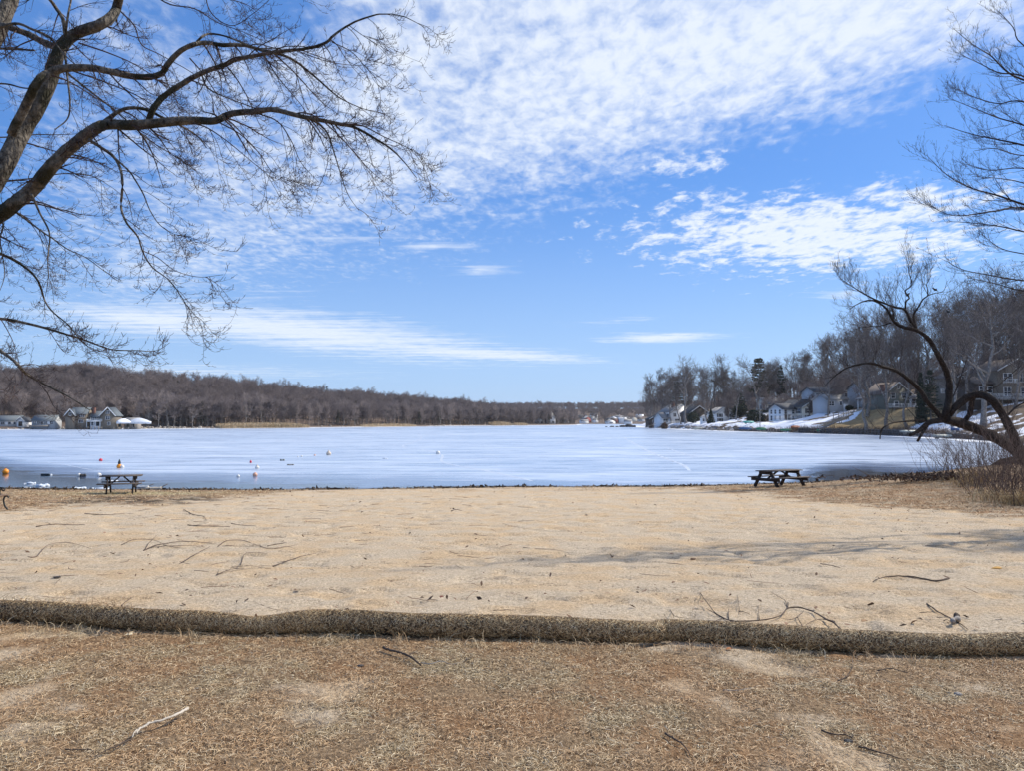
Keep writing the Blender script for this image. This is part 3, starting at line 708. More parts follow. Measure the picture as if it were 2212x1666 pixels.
# --- the big maple whose limbs reach in at the top left
MAPLE = [  # points, width at start, width at end, depth at start, depth at end, twig density
 ([(-425, 1330), (-400, 1100), (-340, 900), (-240, 720), (-110, 540), (0, 374), (49, 279), (80, 233), (107, 170), (121, 126), (138, 92), (168, 70), (209, 56), (238, 39), (253, 15), (262, -30), (285, -90)], 120, 16, 9.6, 10.2, .35),
 ([(24, 290), (56, 226), (80, 177), (107, 156), (146, 146), (207, 147), (255, 158), (304, 166), (346, 161), (364, 136), (386, 112), (413, 97), (445, 91), (481, 97), (525, 96), (559, 106), (584, 111), (628, 125), (670, 156), (711, 192), (739, 214), (789, 236), (828, 244)], 22, 1.2, 9.6, 8.8, 1.0),
 ([(425, 90), (437, 78), (454, 72), (486, 77), (519, 90), (553, 103), (600, 104), (640, 118)], 6, 1.5, 9.2, 8.9, 1.0),
 ([(-300, 830), (-200, 650), (-90, 520), (0, 463), (31, 439), (68, 411), (100, 372), (136, 333), (170, 304), (207, 277), (233, 267), (279, 270), (328, 267), (389, 260), (440, 260), (467, 260), (489, 248), (517, 242), (553, 241), (578, 235), (611, 240), (650, 251), (698, 260), (734, 267), (767, 274), (795, 290), (836, 314), (870, 345), (900, 384)], 43, 1.5, 9.5, 8.2, 1.0),
 ([(215, 270), (238, 253), (260, 238), (284, 232), (316, 236), (345, 250), (385, 268), (425, 292), (446, 318)], 11, 2, 9.1, 9.0, .9),
 ([(318, 266), (335, 226), (364, 199), (413, 168), (450, 151), (481, 141), (503, 130), (525, 124), (567, 117), (605, 110), (650, 106), (698, 96), (717, 79), (739, 62), (767, 46), (795, 36), (823, 29), (864, 32), (892, 44), (920, 60)], 15, 1, 9.0, 8.4, 1.0),
 ([(190, 300), (226, 323), (248, 340), (260, 364), (265, 400), (261, 447), (275, 484), (298, 510), (307, 541), (328, 577), (364, 603), (388, 635), (406, 663), (430, 690)], 8, 1.2, 8.9, 8.2, .9),
 ([(250, 342), (279, 369), (290, 385), (310, 419), (323, 452), (346, 486), (380, 507), (412, 510)], 4.5, 1, 8.8, 8.4, 1.0),
 ([(307, 541), (340, 556), (380, 585), (430, 598), (482, 593)], 2.5, 1, 8.3, 8.1, .9),
 ([(68, 418), (86, 460), (107, 504), (103, 557), (104, 601), (98, 640)], 5.5, 1.2, 9.2, 8.9, .8),
 ([(20, 448), (62, 478), (94, 502), (114, 515), (146, 538), (187, 557), (225, 585), (262, 606)], 5, 1, 9.3, 8.7, 1.0),
 ([(-160, 520), (-70, 525), (0, 547), (34, 564), (68, 588), (86, 614), (96, 648), (114, 674), (146, 700), (169, 728), (198, 755), (226, 767)], 8, 1.2, 9.6, 9.0, 1.0),
 ([(-190, 690), (-90, 684), (0, 688), (52, 697), (104, 710), (146, 723), (182, 734), (221, 749), (247, 756), (299, 757), (338, 758), (366, 740)], 9, 1, 9.4, 8.8, .9),
 ([(-150, 640), (-70, 700), (0, 757), (16, 768), (39, 787), (57, 808), (84, 824), (112, 839), (144, 855), (170, 871), (194, 887)], 10, 1.5, 9.0, 8.2, .45),
 ([(80, 822), (102, 850), (116, 878), (141, 900)], 3, 1, 8.7, 8.5, .25),
 ([(48, 798), (46, 822), (30, 838), (24, 852)], 3, 1, 8.8, 8.6, .15),
 ([(-60, 170), (-20, 95), (5, 40), (24, -5), (45, -70)], 44, 30, 10.8, 11.0, .3),
 ([(136, 106), (97, 92), (61, 73), (19, 58), (-20, 45)], 17, 12, 10.0, 10.8, .6),
 ([(-10, 60), (36, 50), (68, 62), (109, 82), (140, 118), (175, 150)], 8, 2, 10.4, 9.6, .9),
 ([(141, 72), (136, 41), (121, 17), (104, -5), (70, -30)], 10, 6, 10.0, 10.2, .6),
 ([(141, 80), (146, 36), (153, 0), (158, -40)], 6, 4, 9.9, 9.8, .6),
 ([(140, 112), (146, 170), (151, 219), (146, 255), (119, 279)], 6, 2.5, 9.6, 9.5, .35),
 ([(146, 158), (202, 202), (255, 243), (320, 300), (380, 338), (430, 372)], 5, 1, 9.9, 9.3, 1.5),
 ([(150, 150), (225, 176), (300, 208), (360, 250), (405, 300)], 4, 1, 10.3, 10.0, 1.5),
 ([(170, 92), (230, 112), (290, 138), (345, 175), (388, 225)], 4, 1, 10.4, 10.2, 1.5),
 ([(262, 25), (290, 55), (306, 96), (345, 117), (420, 160), (466, 205)], 4, 1, 10.2, 10.0, 1.1),
 ([(300, -40), (360, 6), (420, 18), (470, 48), (520, 66), (575, 90)], 4, 1, 10.6, 10.2, 1.3),
 ([(420, -40), (480, -8), (530, 8), (560, 28)], 4, 1, 10.4, 10.2, 1.4),
 ([(440, -30), (455, 25), (500, 55), (545, 30), (580, 0), (605, -25)], 3, 1, 9.8, 9.6, .8),
 ([(390, 262), (440, 272), (485, 300), (540, 345), (600, 395)], 4, 1, 8.9, 8.6, 1.0),
 ([(470, 262), (520, 290), (560, 330), (590, 372), (640, 398)], 3.5, 1, 8.7, 8.4, 1.1),
 ([(553, 243), (600, 262), (630, 305), (650, 350), (690, 395)], 3.5, 1, 8.7, 8.4, 1.1),
 ([(672, 255), (705, 283), (722, 330), (735, 372), (752, 420), (776, 455)], 5, 1, 8.5, 8.2, .9),
 ([(700, 262), (740, 300), (775, 340), (805, 372), (850, 408)], 3.5, 1, 8.4, 8.2, 1.0),
 ([(735, 268), (780, 270), (830, 295), (880, 318), (925, 345)], 4, 1, 8.3, 8.1, 1.4),
 ([(589, 112), (640, 160), (690, 215), (735, 250)], 4, 1, 8.9, 8.7, 1.1),
 ([(570, 117), (600, 165), (650, 225), (672, 260)], 3.5, 1, 9.0, 8.8, 1.2),
 ([(435, 160), (450, 190), (495, 212), (560, 236)], 4.5, 2, 9.1, 8.8, .8),
 ([(410, 125), (440, 160), (470, 205), (500, 250)], 3.5, 1.5, 9.3, 9.1, .9),
 ([(717, 90), (760, 112), (795, 150), (832, 188)], 2.5, 1, 8.6, 8.5, 1.0),
 ([(640, 108), (700, 130), (760, 140), (815, 138)], 2.5, 1, 8.6, 8.4, 1.0),
 ([(755, 55), (790, 80), (840, 110)], 2, 1, 8.5, 8.4, .9),
 ([(-120, 330), (-40, 300), (20, 295), (70, 290), (130, 290), (185, 287)], 5, 1, 10.6, 10.4, .8),
 ([(-130, 200), (-50, 185), (10, 180), (60, 190), (120, 180), (190, 185)], 6, 1, 11.2, 10.8, .9),
 ([(-120, 130), (-40, 105), (20, 105), (75, 108)], 9, 4, 10.8, 10.4, .6),
 ([(-60, 400), (20, 390), (75, 384), (140, 374), (200, 380), (250, 410)], 5, 1, 10.4, 10.0, .9),
 ([(-40, 470), (5, 480), (0, 520), (10, 590), (-5, 640)], 5, 1, 9.4, 9.2, .8),
 ([(-90, 620), (-30, 650), (20, 720), (40, 780)], 4, 1, 9.6, 9.4, 1.0),
]
tree = empty('maple_tree', at(-425, 1330, 9.6) * np.array((1, 1, 0)) + np.array((0, 0, float(gz(-8.8, 9.6)))), label='big bare maple reaching long drooping limbs over the beach from the left', cat='tree')
tl = np.array(tree.location)
TL = []
for i, (pts, w0, w1, d0, d1, dens) in enumerate(MAPLE):
    P_, R_ = limb(pts, w0, w1, d0, d1, 44 if i in (0, 1, 3) else 26, .10, i)
    if i == 0:
        R_ *= 1 + .0 * R_
        R_ = np.interp(np.linspace(0, 1, len(R_)), [0, .22, .42, .55, .75, 1], np.array([120, 62, 41, 36, 26, 17]) / 2 / F * 9.8)
    R_ = R_ * (1 + .10 * (fbm(np.arange(len(R_)) * .9 + i * 7, np.arange(len(R_)) * 0, 2) - .5))
    R_ = R_ * (.92 if i else .97)
    TL.append((P_, R_, dens, .42 if pts[-1][1] > 725 else (.75 if pts[-1][1] > 600 else 1.0)))
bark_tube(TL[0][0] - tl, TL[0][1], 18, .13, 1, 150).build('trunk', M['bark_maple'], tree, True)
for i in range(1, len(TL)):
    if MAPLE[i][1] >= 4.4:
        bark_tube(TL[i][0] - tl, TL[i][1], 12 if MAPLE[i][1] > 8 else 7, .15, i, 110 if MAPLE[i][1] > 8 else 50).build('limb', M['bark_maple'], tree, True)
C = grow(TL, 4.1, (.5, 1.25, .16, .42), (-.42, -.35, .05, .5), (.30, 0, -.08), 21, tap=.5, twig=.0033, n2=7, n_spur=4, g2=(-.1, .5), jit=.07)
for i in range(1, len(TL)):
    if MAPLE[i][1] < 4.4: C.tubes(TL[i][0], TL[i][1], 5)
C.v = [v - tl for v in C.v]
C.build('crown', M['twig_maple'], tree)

# --- the tree at the right edge, trunk just outside
EDGE = [
 ([(2520, 260), (2350, 215), (2212, 172), (2173, 152), (2142, 121), (2099, 94), (2060, 61)], 7, 1, 17, 16.2),
 ([(2520, 250), (2350, 170), (2212, 98), (2189, 59), (2157, 23)], 6, 1, 17.5, 17.0),
 ([(2520, 280), (2350, 215), (2212, 164), (2157, 156), (2118, 137), (2079, 119)], 6, 1, 16.6, 16.0),
 ([(2520, 330), (2350, 265), (2212, 219), (2157, 223), (2110, 211), (2075, 195)], 6, 1, 17, 16.5),
 ([(2520, 380), (2350, 320), (2212, 270), (2157, 254), (2107, 234), (2054, 213)], 6, 1, 16.4, 16.0),
 ([(2520, 420), (2350, 350), (2212, 313), (2157, 301), (2099, 289), (2040, 270)], 8, 1, 17, 16.2),
 ([(2520, 440), (2350, 390), (2212, 363), (2142, 367), (2091, 355)], 5, 1, 17.4, 17.2),
 ([(2520, 520), (2350, 480), (2212, 441), (2157, 422), (2099, 406), (2048, 379), (2003, 336)], 8, 1, 16.6, 15.8),
 ([(2520, 530), (2350, 480), (2212, 449), (2138, 457), (2060, 465), (1997, 438)], 7, 1, 17, 16.4),
 ([(2520, 580), (2350, 530), (2212, 500), (2157, 488), (2090, 480), (2045, 478)], 6, 1, 16.8, 16.5),
 ([(2520, 640), (2350, 620), (2212, 606), (2138, 594), (2079, 582), (2044, 563)], 6, 1, 17, 16.4),
 ([(2520, 660), (2350, 640), (2212, 628), (2150, 612), (2090, 600)], 5, 1, 17.2, 17),
 ([(2520, 620), (2350, 570), (2212, 548), (2160, 535), (2120, 505)], 5, 1, 16.8, 16.5),
 ([(2520, 560), (2350, 440), (2212, 395), (2160, 385), (2100, 380)], 5, 1, 17.5, 17.2),
 ([(2520, 300), (2350, 330), (2212, 335), (2150, 320), (2105, 325)], 5, 1, 17.5, 17.2),
 ([(2520, 200), (2400, 80), (2330, -60), (2270, -200)], 8, 2, 17.3, 17),
 ([(2520, 150), (2600, 0), (2660, -200)], 9, 2, 17.3, 18),
 ([(2520, 400), (2680, 250), (2800, 100)], 9, 2, 17.3, 18),
]
tree = empty('bare_tree', (14.9, 17.3, float(gz(14.9, 17.3))), label='bare tree at the frame edge whose fine upturned twigs overhang the sunlit sky', cat='tree')
tl = np.array(tree.location)
EL_ = []
for i, (pts, w0, w1, d0, d1) in enumerate(EDGE):
    P_, R_ = limb(pts, w0, w1, d0, d1, 26, .25, 50 + i); EL_.append((P_, R_, 1.0))
s = np.linspace(0, 1, 14)
tp = np.stack([14.9 + .15 * np.sin(s * 5), 17.3 + .1 * np.sin(s * 4), gz(14.9, 17.3) - .1 + s * 12.2], 1)
Geo().tubes(tp - tl, (.17 * (1 - s * .85) + .012), 10).build('trunk', M['bark_edge'], tree, True)
for P_, R_, _ in EL_: Geo().tubes(P_ - tl, R_, 5).build('limb', M['bark_edge'], tree, True)
C = grow(EL_, 3.0, (.5, 1.5, .22, .55), (.10, .16, .2), (-.16, 0, -.02), 33, tap=.5, twig=.0036, n_spur=3, n2=6, ang1=(8, 34), g2=(.25, .2), t0=.2, spur=(.03, .07))
C.v = [v - tl for v in C.v]
C.build('crown', M['bark_edge'], tree)

# --- leaning willow on the near right shore
WILLOW = [
 ([(2260, 1040), (2205, 985), (2179, 965), (2142, 943), (2090, 920), (2043, 906)], 30, 22, 38, 38, .25),
 ([(2255, 1045), (2205, 974), (2184, 932), (2163, 891), (2142, 864), (2116, 853), (2085, 862), (2059, 885), (2040, 908)], 22, 17, 37, 38, .4),
 ([(2040, 908), (2044, 890), (2049, 865), (2050, 823), (2038, 789), (2023, 761), (2012, 740), (1997, 724), (1976, 712), (1955, 708), (1934, 698), (1924, 682), (1916, 668), (1900, 655), (1880, 648), (1855, 655), (1835, 668)], 18, 1.5, 38, 36, .8),
 ([(1980, 714), (1978, 706), (1968, 695), (1955, 669), (1934, 664), (1908, 654), (1882, 643), (1856, 628), (1835, 615), (1817, 602)], 8, 1.2, 37, 36, 1.2),
 ([(1955, 670), (1957, 651), (1964, 643), (1955, 628), (1970, 615), (1963, 586), (1965, 563)], 5, 1, 37, 37, 1.1),
 ([(1979, 708), (1973, 682), (1983, 664), (1994, 646), (2004, 638), (2003, 622), (2002, 612), (2012, 594)], 6, 1, 37, 37.5, 1.1),
 ([(2004, 638), (2020, 633), (2038, 628), (2046, 607)], 2.5, 1, 37.4, 37.4, .5),
 ([(1930, 696), (1929, 675), (1927, 664)], 4.5, 3, 36.8, 36.8, .3),
 ([(1925, 697), (1900, 704), (1870, 706), (1845, 712)], 3, 1, 36.8, 36.5, .7),
 ([(2034, 903), (2017, 883), (2002, 867), (1986, 841), (1960, 818), (1934, 800), (1908, 792), (1882, 785), (1856, 787), (1825, 797), (1804, 812), (1783, 833)], 13, 1.5, 38, 35, .5),
 ([(2035, 908), (2007, 914), (1986, 930), (1966, 941)], 14, 8, 38, 37, .1),
 ([(2005, 916), (1996, 930), (1988, 944), (1982, 954)], 8, 6, 37.6, 37.2, 0),
 ([(2030, 912), (1990, 910), (1960, 911), (1929, 914), (1910, 923), (1903, 933), (1901, 949)], 5, 3, 38, 37, .2),
 ([(2101, 860), (2095, 893), (2083, 910)], 14, 12, 38, 38.2, 0),
 ([(2118, 852), (2150, 836), (2180, 812), (2205, 790)], 4, 1.5, 37.6, 38, .7),
 ([(2045, 880), (2062, 850), (2080, 800), (2090, 770)], 4, 1.2, 38, 38.5, .6),
 ([(1975, 912), (1975, 900), (1958, 880), (1950, 855)], 2, .8, 37.5, 37.3, .5),
 ([(2170, 905), (2195, 880), (2230, 862)], 6, 2, 37.5, 37.5, .6),
]
wb = at(2225, 1010, 37.5)
tree = empty('willow_tree', (wb[0], wb[1], float(gz(wb[0], wb[1]))), label='dark leaning willow with arched and broken limbs over the ice', cat='tree')
tl = np.array(tree.location); WL = []
for i, (pts, w0, w1, d0, d1, dens) in enumerate(WILLOW):
    P_, R_ = limb(pts, w0, w1, d0, d1, 30, .2, 80 + i)
    R_ = R_ * (1 + .28 * (fbm(np.arange(30) * .8 + i * 5, np.arange(30) * 0, 3) - .5))
    if dens: WL.append((P_, R_, dens))
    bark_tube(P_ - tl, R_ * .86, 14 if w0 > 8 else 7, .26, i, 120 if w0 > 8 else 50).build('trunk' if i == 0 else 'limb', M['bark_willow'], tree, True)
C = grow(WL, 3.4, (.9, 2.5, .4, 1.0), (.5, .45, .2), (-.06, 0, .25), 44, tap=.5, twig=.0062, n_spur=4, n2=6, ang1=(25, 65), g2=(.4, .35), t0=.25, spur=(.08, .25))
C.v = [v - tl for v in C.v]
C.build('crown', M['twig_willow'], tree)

# ------------------------------------------------------------------ tree kinds for the banks
def tree_proto(name, T, C, mt, mc):
    o = empty(name); T.build('trunk', mt, o, True); C.build('crown', mc, o); return o
KIND = {}
for i in range(4):
    T, C = bare_tree_geo(20, 200 + i, spread=.44, trunk_r=.36, c=(11, 7, 5, 3), fork=.24, up=.30, ang=(38, 80), twig=.027)
    KIND['oak%d' % i] = ('oak_tree', T.mesh('trunk'), C.mesh('crown'), M['bark_grey'], M['twig_grey'])
for i in range(3):
    T, C = bare_tree_geo(20, 300 + i, spread=.27, trunk_r=.24, c=(15, 7, 6, 5), fork=.28, up=.6, ang=(25, 52), twig=.022)
    KIND['slim%d' % i] = ('bare_tree', T.mesh('trunk'), C.mesh('crown'), M['bark_grey'], M['twig_grey'])
for i in range(2):
    T, C = conifer_geo(20, 400 + i, width=.23, whorls=26, per=8, bare=.10)
    KIND['spruce%d' % i] = ('spruce_tree', T.mesh('trunk'), C.mesh('crown'), M['bark_grey'], M['needle'])
for i in range(2):
    T, C = conifer_geo(20, 420 + i, width=.24, whorls=19, per=7, bare=.32, sag=.05, needle=.42, top=.05)
    KIND['pine%d' % i] = ('pine_tree', T.mesh('trunk'), C.mesh('crown'), M['bark_grey'], M['needle_brown'])
for k, (nm, t, c, mt, mc) in KIND.items():
    t.materials.append(mt); t.shade_smooth(); c.materials.append(mc)
def plant_tree(kind, x, y, z, h, rz=None, lean=(0, 0), label=None, group=None, cat='tree', wide=1.0):
    nm, t, c, _, _ = KIND[kind]
    o = empty(nm, (x, y, z - .15), 0, label=label, cat=cat, group=group)
    o.rotation_euler = (lean[1], lean[0], random.uniform(0, 6.28) if rz is None else rz); o.scale = (h / 20 * wide, h / 20 * wide, h / 20)
    for n_, me_ in (('trunk', t), ('crown', c)):
        p = bpy.data.objects.new(n_, me_); COL.objects.link(p); p.parent = o
    return o
def bank_at(px, d):
    x = (px - CX) / F * d; return x, d, float(bank_z(x, d))
# single trees on the right bank that the photo lets one tell apart
for kind, px, d, top, lean, wide, lab in [
  ('oak0', 1638, 298, 772, (.0, 0), .95, 'tall bare oak with a thick pale trunk rising behind the dark hedge'),
  ('oak1', 1482, 352, 770, (-.24, 0), 1.0, 'bare tree leaning out from the snowy shore beside the white house'),
  ('slim0', 1471, 355, 800, (-.30, 0), .9, 'slimmer leaning tree in front of the white split-roof house'),
  ('oak2', 1856, 186, 716, (-.13, 0), .9, 'leaning bare oak standing on the brown lawn slope above the stone wall'),
  ('oak3', 1873, 205, 705, (-.14, 0), .9, 'bare oak at the upper edge of the lawn slope beside the white porch'),
  ('oak1', 1914, 184, 690, (-.03, 0), .8, 'bare oak on the lawn slope in front of the dark green house'),
  ('oak0', 2124, 146, 622, (.0, 0), 1.0, 'huge grey bare tree rising behind the arched willow'),
  ('oak2', 2168, 200, 615, (.02, 0), 1.05, 'wide bare tree between the two brown houses on the bank'),
  ('oak3', 1884, 222, 680, (.0, 0), .9, 'bare oak behind the white porch on the bank'),
  ('spruce0', 1688, 335, 790, (0, 0), .75, 'narrow dark spruce behind the upper cream house'),
  ('spruce1', 1462, 408, 815, (0, 0), 1.25, 'dark spruce standing over the white split-roof house'),
  ('pine0', 1640, 340, 775, (0, 0), 1.0, 'tall dark pine with a bare lower trunk above the hedge'),
  ('spruce1', 2010, 176, 800, (0, 0), 1.1, 'dark evergreen beside the white deck railing of the hillside houses'),
  ('spruce0', 1600, 325, 850, (0, 0), 1.6, 'broad dark evergreen between the gabled cottage and the hedge'),
  ('spruce1', 1655, 330, 838, (0, 0), 1.7, 'broad dark evergreen behind the pale oak trunk'),
  ('pine1', 2205, 215, 690, (0, 0), 1.0, 'dark pine behind the brown house at the top of the bank'),
  ('oak1', 2058, 160, 660, (.02, 0), .8, 'bare oak on the snowy bank left of the huge grey tree'),
  ('slim0', 2192, 158, 640, (.0, 0), 1.0, 'bare tree in front of the tall brown house'),
  ('oak3', 2095, 170, 640, (-.02, 0), .8, 'bare oak before the brown house with the white sunroom'),
  ('slim2', 1958, 178, 700, (.02, 0), .9, 'slim bare tree before the dark green house and its railing'),
  ('oak2', 1790, 238, 745, (.0, 0), .8, 'bare oak at the front corner of the grey garage'),
  ('oak0', 1590, 306, 812, (.03, 0), .8, 'bare tree by the evergreen bush in front of the gabled cottage'),
  ('slim1', 1530, 322, 800, (.0, 0), 1.0, 'slim bare tree rising behind the tiny white summerhouse'),
  ('oak2', 1448, 384, 820, (-.1, 0), .8, 'bare tree at the left corner of the white split-roof house'),
  ('oak3', 1720, 296, 775, (.02, 0), .8, 'bare oak between the cream gabled house and the hedge'),
  ('slim1', 1385, 455, 836, (-.06, 0), 1.0, 'outermost bare tree at the tip of the house point'),
  ('slim2', 1408, 430, 812, (.0, 0), .9, 'tall thin bare tree near the tip of the house point'),
  ('slim0', 1432, 405, 806, (.0, 0), .9, 'thin bare tree behind the dark cabin on the point')]:
    x, y, z = bank_at(px, d)
    if kind == 'slim1' or x < bank_x(y) + .6: x = max(x, float(bank_x(y)) + .8); z = float(bank_z(x, y))
    ztop = at(px, top, d)[2]
    plant_tree(kind, x, y, z, (ztop - z) * 1.03, lean=lean, wide=wide, label=lab)
SKY_L = ([1360, 1395, 1450, 1480, 1530, 1560, 1600, 1640, 1700, 1760, 1800, 1850, 1900, 2000, 2060, 2150, 2300, 2500], [860, 825, 803, 782, 770, 775, 806, 782, 768, 744, 706, 696, 680, 650, 622, 616, 610, 600])
rt = np.random.default_rng(77)
spots = []
for layer, (d_off, npx) in enumerate([(30, 20), (52, 21), (78, 21), (112, 18)]):
    for k in range(npx):
        px = 1375 + (2330 - 1375) * (k + rt.uniform(.1, .9)) / npx
        base_d = np.interp(px, [1375, 1424, 1500, 1600, 1700, 1800, 1900, 2000, 2100, 2212, 2400], [465, 412, 372, 336, 312, 266, 215, 182, 168, 150, 140])
        d = base_d + d_off * rt.uniform(.75, 1.2)
        spots.append((px, d, layer))
for k in range(17):
    px = 1382 + 330 * (k + rt.uniform(.1, .9)) / 17; spots.append((px, np.interp(px, [1375, 1424, 1500, 1600, 1700], [462, 410, 370, 340, 318]) + rt.uniform(8, 26), 0))
for px, d, layer in spots:
    x, y, z = bank_at(px, d)
    if x < bank_x(y) + 4: continue
    ztop = at(px, np.interp(px, *SKY_L) + rt.uniform(2, 34), d)[2]
    h = min(max(ztop - z, 10), 27)
    kind = rt.choice(['oak0', 'oak1', 'oak2', 'oak3', 'slim0', 'slim1', 'slim2'], p=[.17, .17, .17, .17, .11, .11, .10]) if px > 1600 else rt.choice(['oak0', 'oak2', 'slim0', 'slim1', 'slim2'])
    plant_tree(kind, x, y, z, h, label='tall bare tree in the wood massed behind the hillside houses', group='bare trees massed behind the houses on the bank')

plant_tree('slim2', 20.5, 19.5, float(gz(20.5, 19.5)), 12, 1.0, label='slender bare tree well outside the frame beside the beach')
# low evergreens and ornamental trees among the houses
def shrub(name, label, px, ybase, d, wpx, hpx, shape, m, n=2600, size=.35, cat='shrub', seed=0, group=None):
    r = np.random.default_rng(900 + seed); W = wpx / F * d / 2; H = hpx / F * d
    b = at(px, ybase, d); z0 = float(bank_z(b[0], d)) - .05
    H = max(H * .75, H + b[2] - z0)
    def smp(k):
        u = r.normal(size=(k, 3)); u = nrm(u) * (r.random((k, 1)) ** .45)
        u = u * (1 + .25 * (fbm(u[:, 0:1] * 2 + seed + 9, u[:, 2:3] * 2 + 5, 3) - .5) * 2)
        if shape == 'cone':
            zz_ = r.random((k, 1)) ** 1.5; a_ = r.random((k, 1)) * 6.283; q_ = np.sqrt(r.random((k, 1))) * (1 - zz_) ** .8 * (.8 + .4 * r.random((k, 1)))
            return np.concatenate([np.cos(a_) * q_ * W, np.sin(a_) * q_ * W, zz_ * H], 1)
        if shape == 'box':
            p = r.uniform(-1, 1, (k, 3)); ax = r.integers(0, 3, k); p[np.arange(k), ax] = np.sign(p[np.arange(k), ax]) * r.uniform(.8, 1.02, k)
            return np.stack([p[:, 0] * W, p[:, 1] * min(W, 1.6), (p[:, 2] * .5 + .5) * H * (.86 + .2 * fbm(p[:, 0] * W * .5 + seed + 20, p[:, 1] + 5, 3))], 1)
        return np.stack([u[:, 0] * W, u[:, 1] * W, (u[:, 2] * .5 + .5) * H], 1)
    o = empty(name, (b[0], b[1], z0), label=label, cat=cat, group=group)
    leaf_cloud(n, smp, size, r).build('foliage', m, o)
    s_ = np.linspace(0, 1, 5); Geo().tubes(np.stack([s_ * 0, s_ * 0, s_ * H * .8 - .2], 1), .12 * (1 - s_ * .8), 6).build('stem', M['bark_grey'], o)
    return o
shrub('hedge', 'long dark clipped hedge in front of the upper cream house', 1658, 913, 284, 76, 27, 'box', M['hedge'], 5200, .34, 'hedge', 1)
shrub('hedge', 'lower dark hedge end beside the utility pole', 1632, 918, 278, 34, 22, 'box', M['hedge'], 2400, .34, 'hedge', 2)
shrub('evergreen_shrub', 'narrow dark evergreen between the little white porch and the gabled cottage', 1536, 921, 316, 17, 34, 'cone', M['hedge'], 1800, .35, 'shrub', 3)
shrub('evergreen_shrub', 'broad dark evergreen bush below the brown house', 1497, 920, 344, 28, 31, 'round', M['hedge'], 2200, .38, 'shrub', 4)
shrub('evergreen_tree', 'small round dark evergreen by the cream gabled house', 1780, 897, 256, 25, 25, 'round', M['needle'], 2200, .34, 'tree', 5)
shrub('evergreen_shrub', 'dark evergreen bush in front of the gabled cottage', 1598, 916, 318, 34, 40, 'round', M['hedge'], 3000, .38, 'shrub', 6)
shrub('evergreen_tree', 'wide dark evergreen rising beside the white deck railing', 1990, 878, 178, 24, 72, 'cone', M['needle'], 4200, .36, 'tree', 7)
shrub('evergreen_shrub', 'rounded bush by the grey garage', 1835, 890, 238, 16, 14, 'round', M['hedge'], 1200, .3, 'shrub', 8)
shrub('dry_bush', 'russet dry bush on the shore below the dark cabin', 1435, 924, 348, 14, 11, 'round', M['litter'], 1200, .35, 'shrub', 9)
shrub('dry_bush', 'tawny dry bush beside the stairs of the white house', 1406, 924, 385, 9, 8, 'round', M['litter'], 800, .35, 'shrub', 10)
T, C = bare_tree_geo(6, 501, spread=.5, trunk_r=.11, c=(12, 8, 6, 4), fork=.22, up=.5, ang=(30, 60), twig=.022)
KIND['small'] = ('small_tree', T.mesh('trunk'), C.mesh('crown'), M['bark_grey'], M['twig_grey'])
KIND['small'][1].materials.append(M['bark_grey']); KIND['small'][2].materials.append(M['twig_grey'])
for px, yb, d, h, lab in [(1748, 909, 254, 6.8, 'small ornamental bare tree in front of the cream gabled house'), (1574, 914, 316, 7.0, 'small spreading bare tree in front of the gabled white cottage'), (1700, 912, 252, 2.8, 'low bare sapling beside the white deck')]:
    b = at(px, yb, d); o = plant_tree('small', b[0], b[1], b[2], h * 20 / 6, label=lab)

# ------------------------------------------------------------------ wood on the far shore
SRC = bpy.data.collections.new('wood_kinds')
def wood_src(i, geo_pair, mt, mc):
    T, C = geo_pair; T.v += []; 
    me = T.mesh('tree'); me2 = C.mesh('tree')
    nT = len(me.polygons)
    g = Geo(); g.v = T.v + C.v; off = T.n
    g.q = T.q + [q_ + off for q_ in C.q]; g.t = T.t + [t_ + off for t_ in C.t]; g.n = T.n + C.n
    V = np.concatenate(g.v); q_ = np.concatenate(g.q)
    me = np_mesh('tree', V, q_)
    me.materials.append(mt); me.materials.append(mc)
    nTq = sum(len(x) for x in T.q); mi = np.ones(len(me.polygons), np.int32); mi[:nTq] = 0
    me.polygons.foreach_set('material_index', mi)
    o = bpy.data.objects.new('wood_tree_%d' % i, me); SRC.objects.link(o)
    return o
wk = []
for i in range(7):
    wk.append(wood_src(i, bare_tree_geo(16, 600 + i, spread=.36 + .05 * (i % 3), trunk_r=.20, c=(12, 8, 6, 4), fork=.34, up=.36, ang=(32, 70), twig=.026, k1=4), M['bark_brown'], M['twig_brown']))
wk.append(wood_src(7, conifer_geo(16, 650, width=.2, whorls=18, per=6, bare=.2), M['bark_brown'], M['needle_brown']))
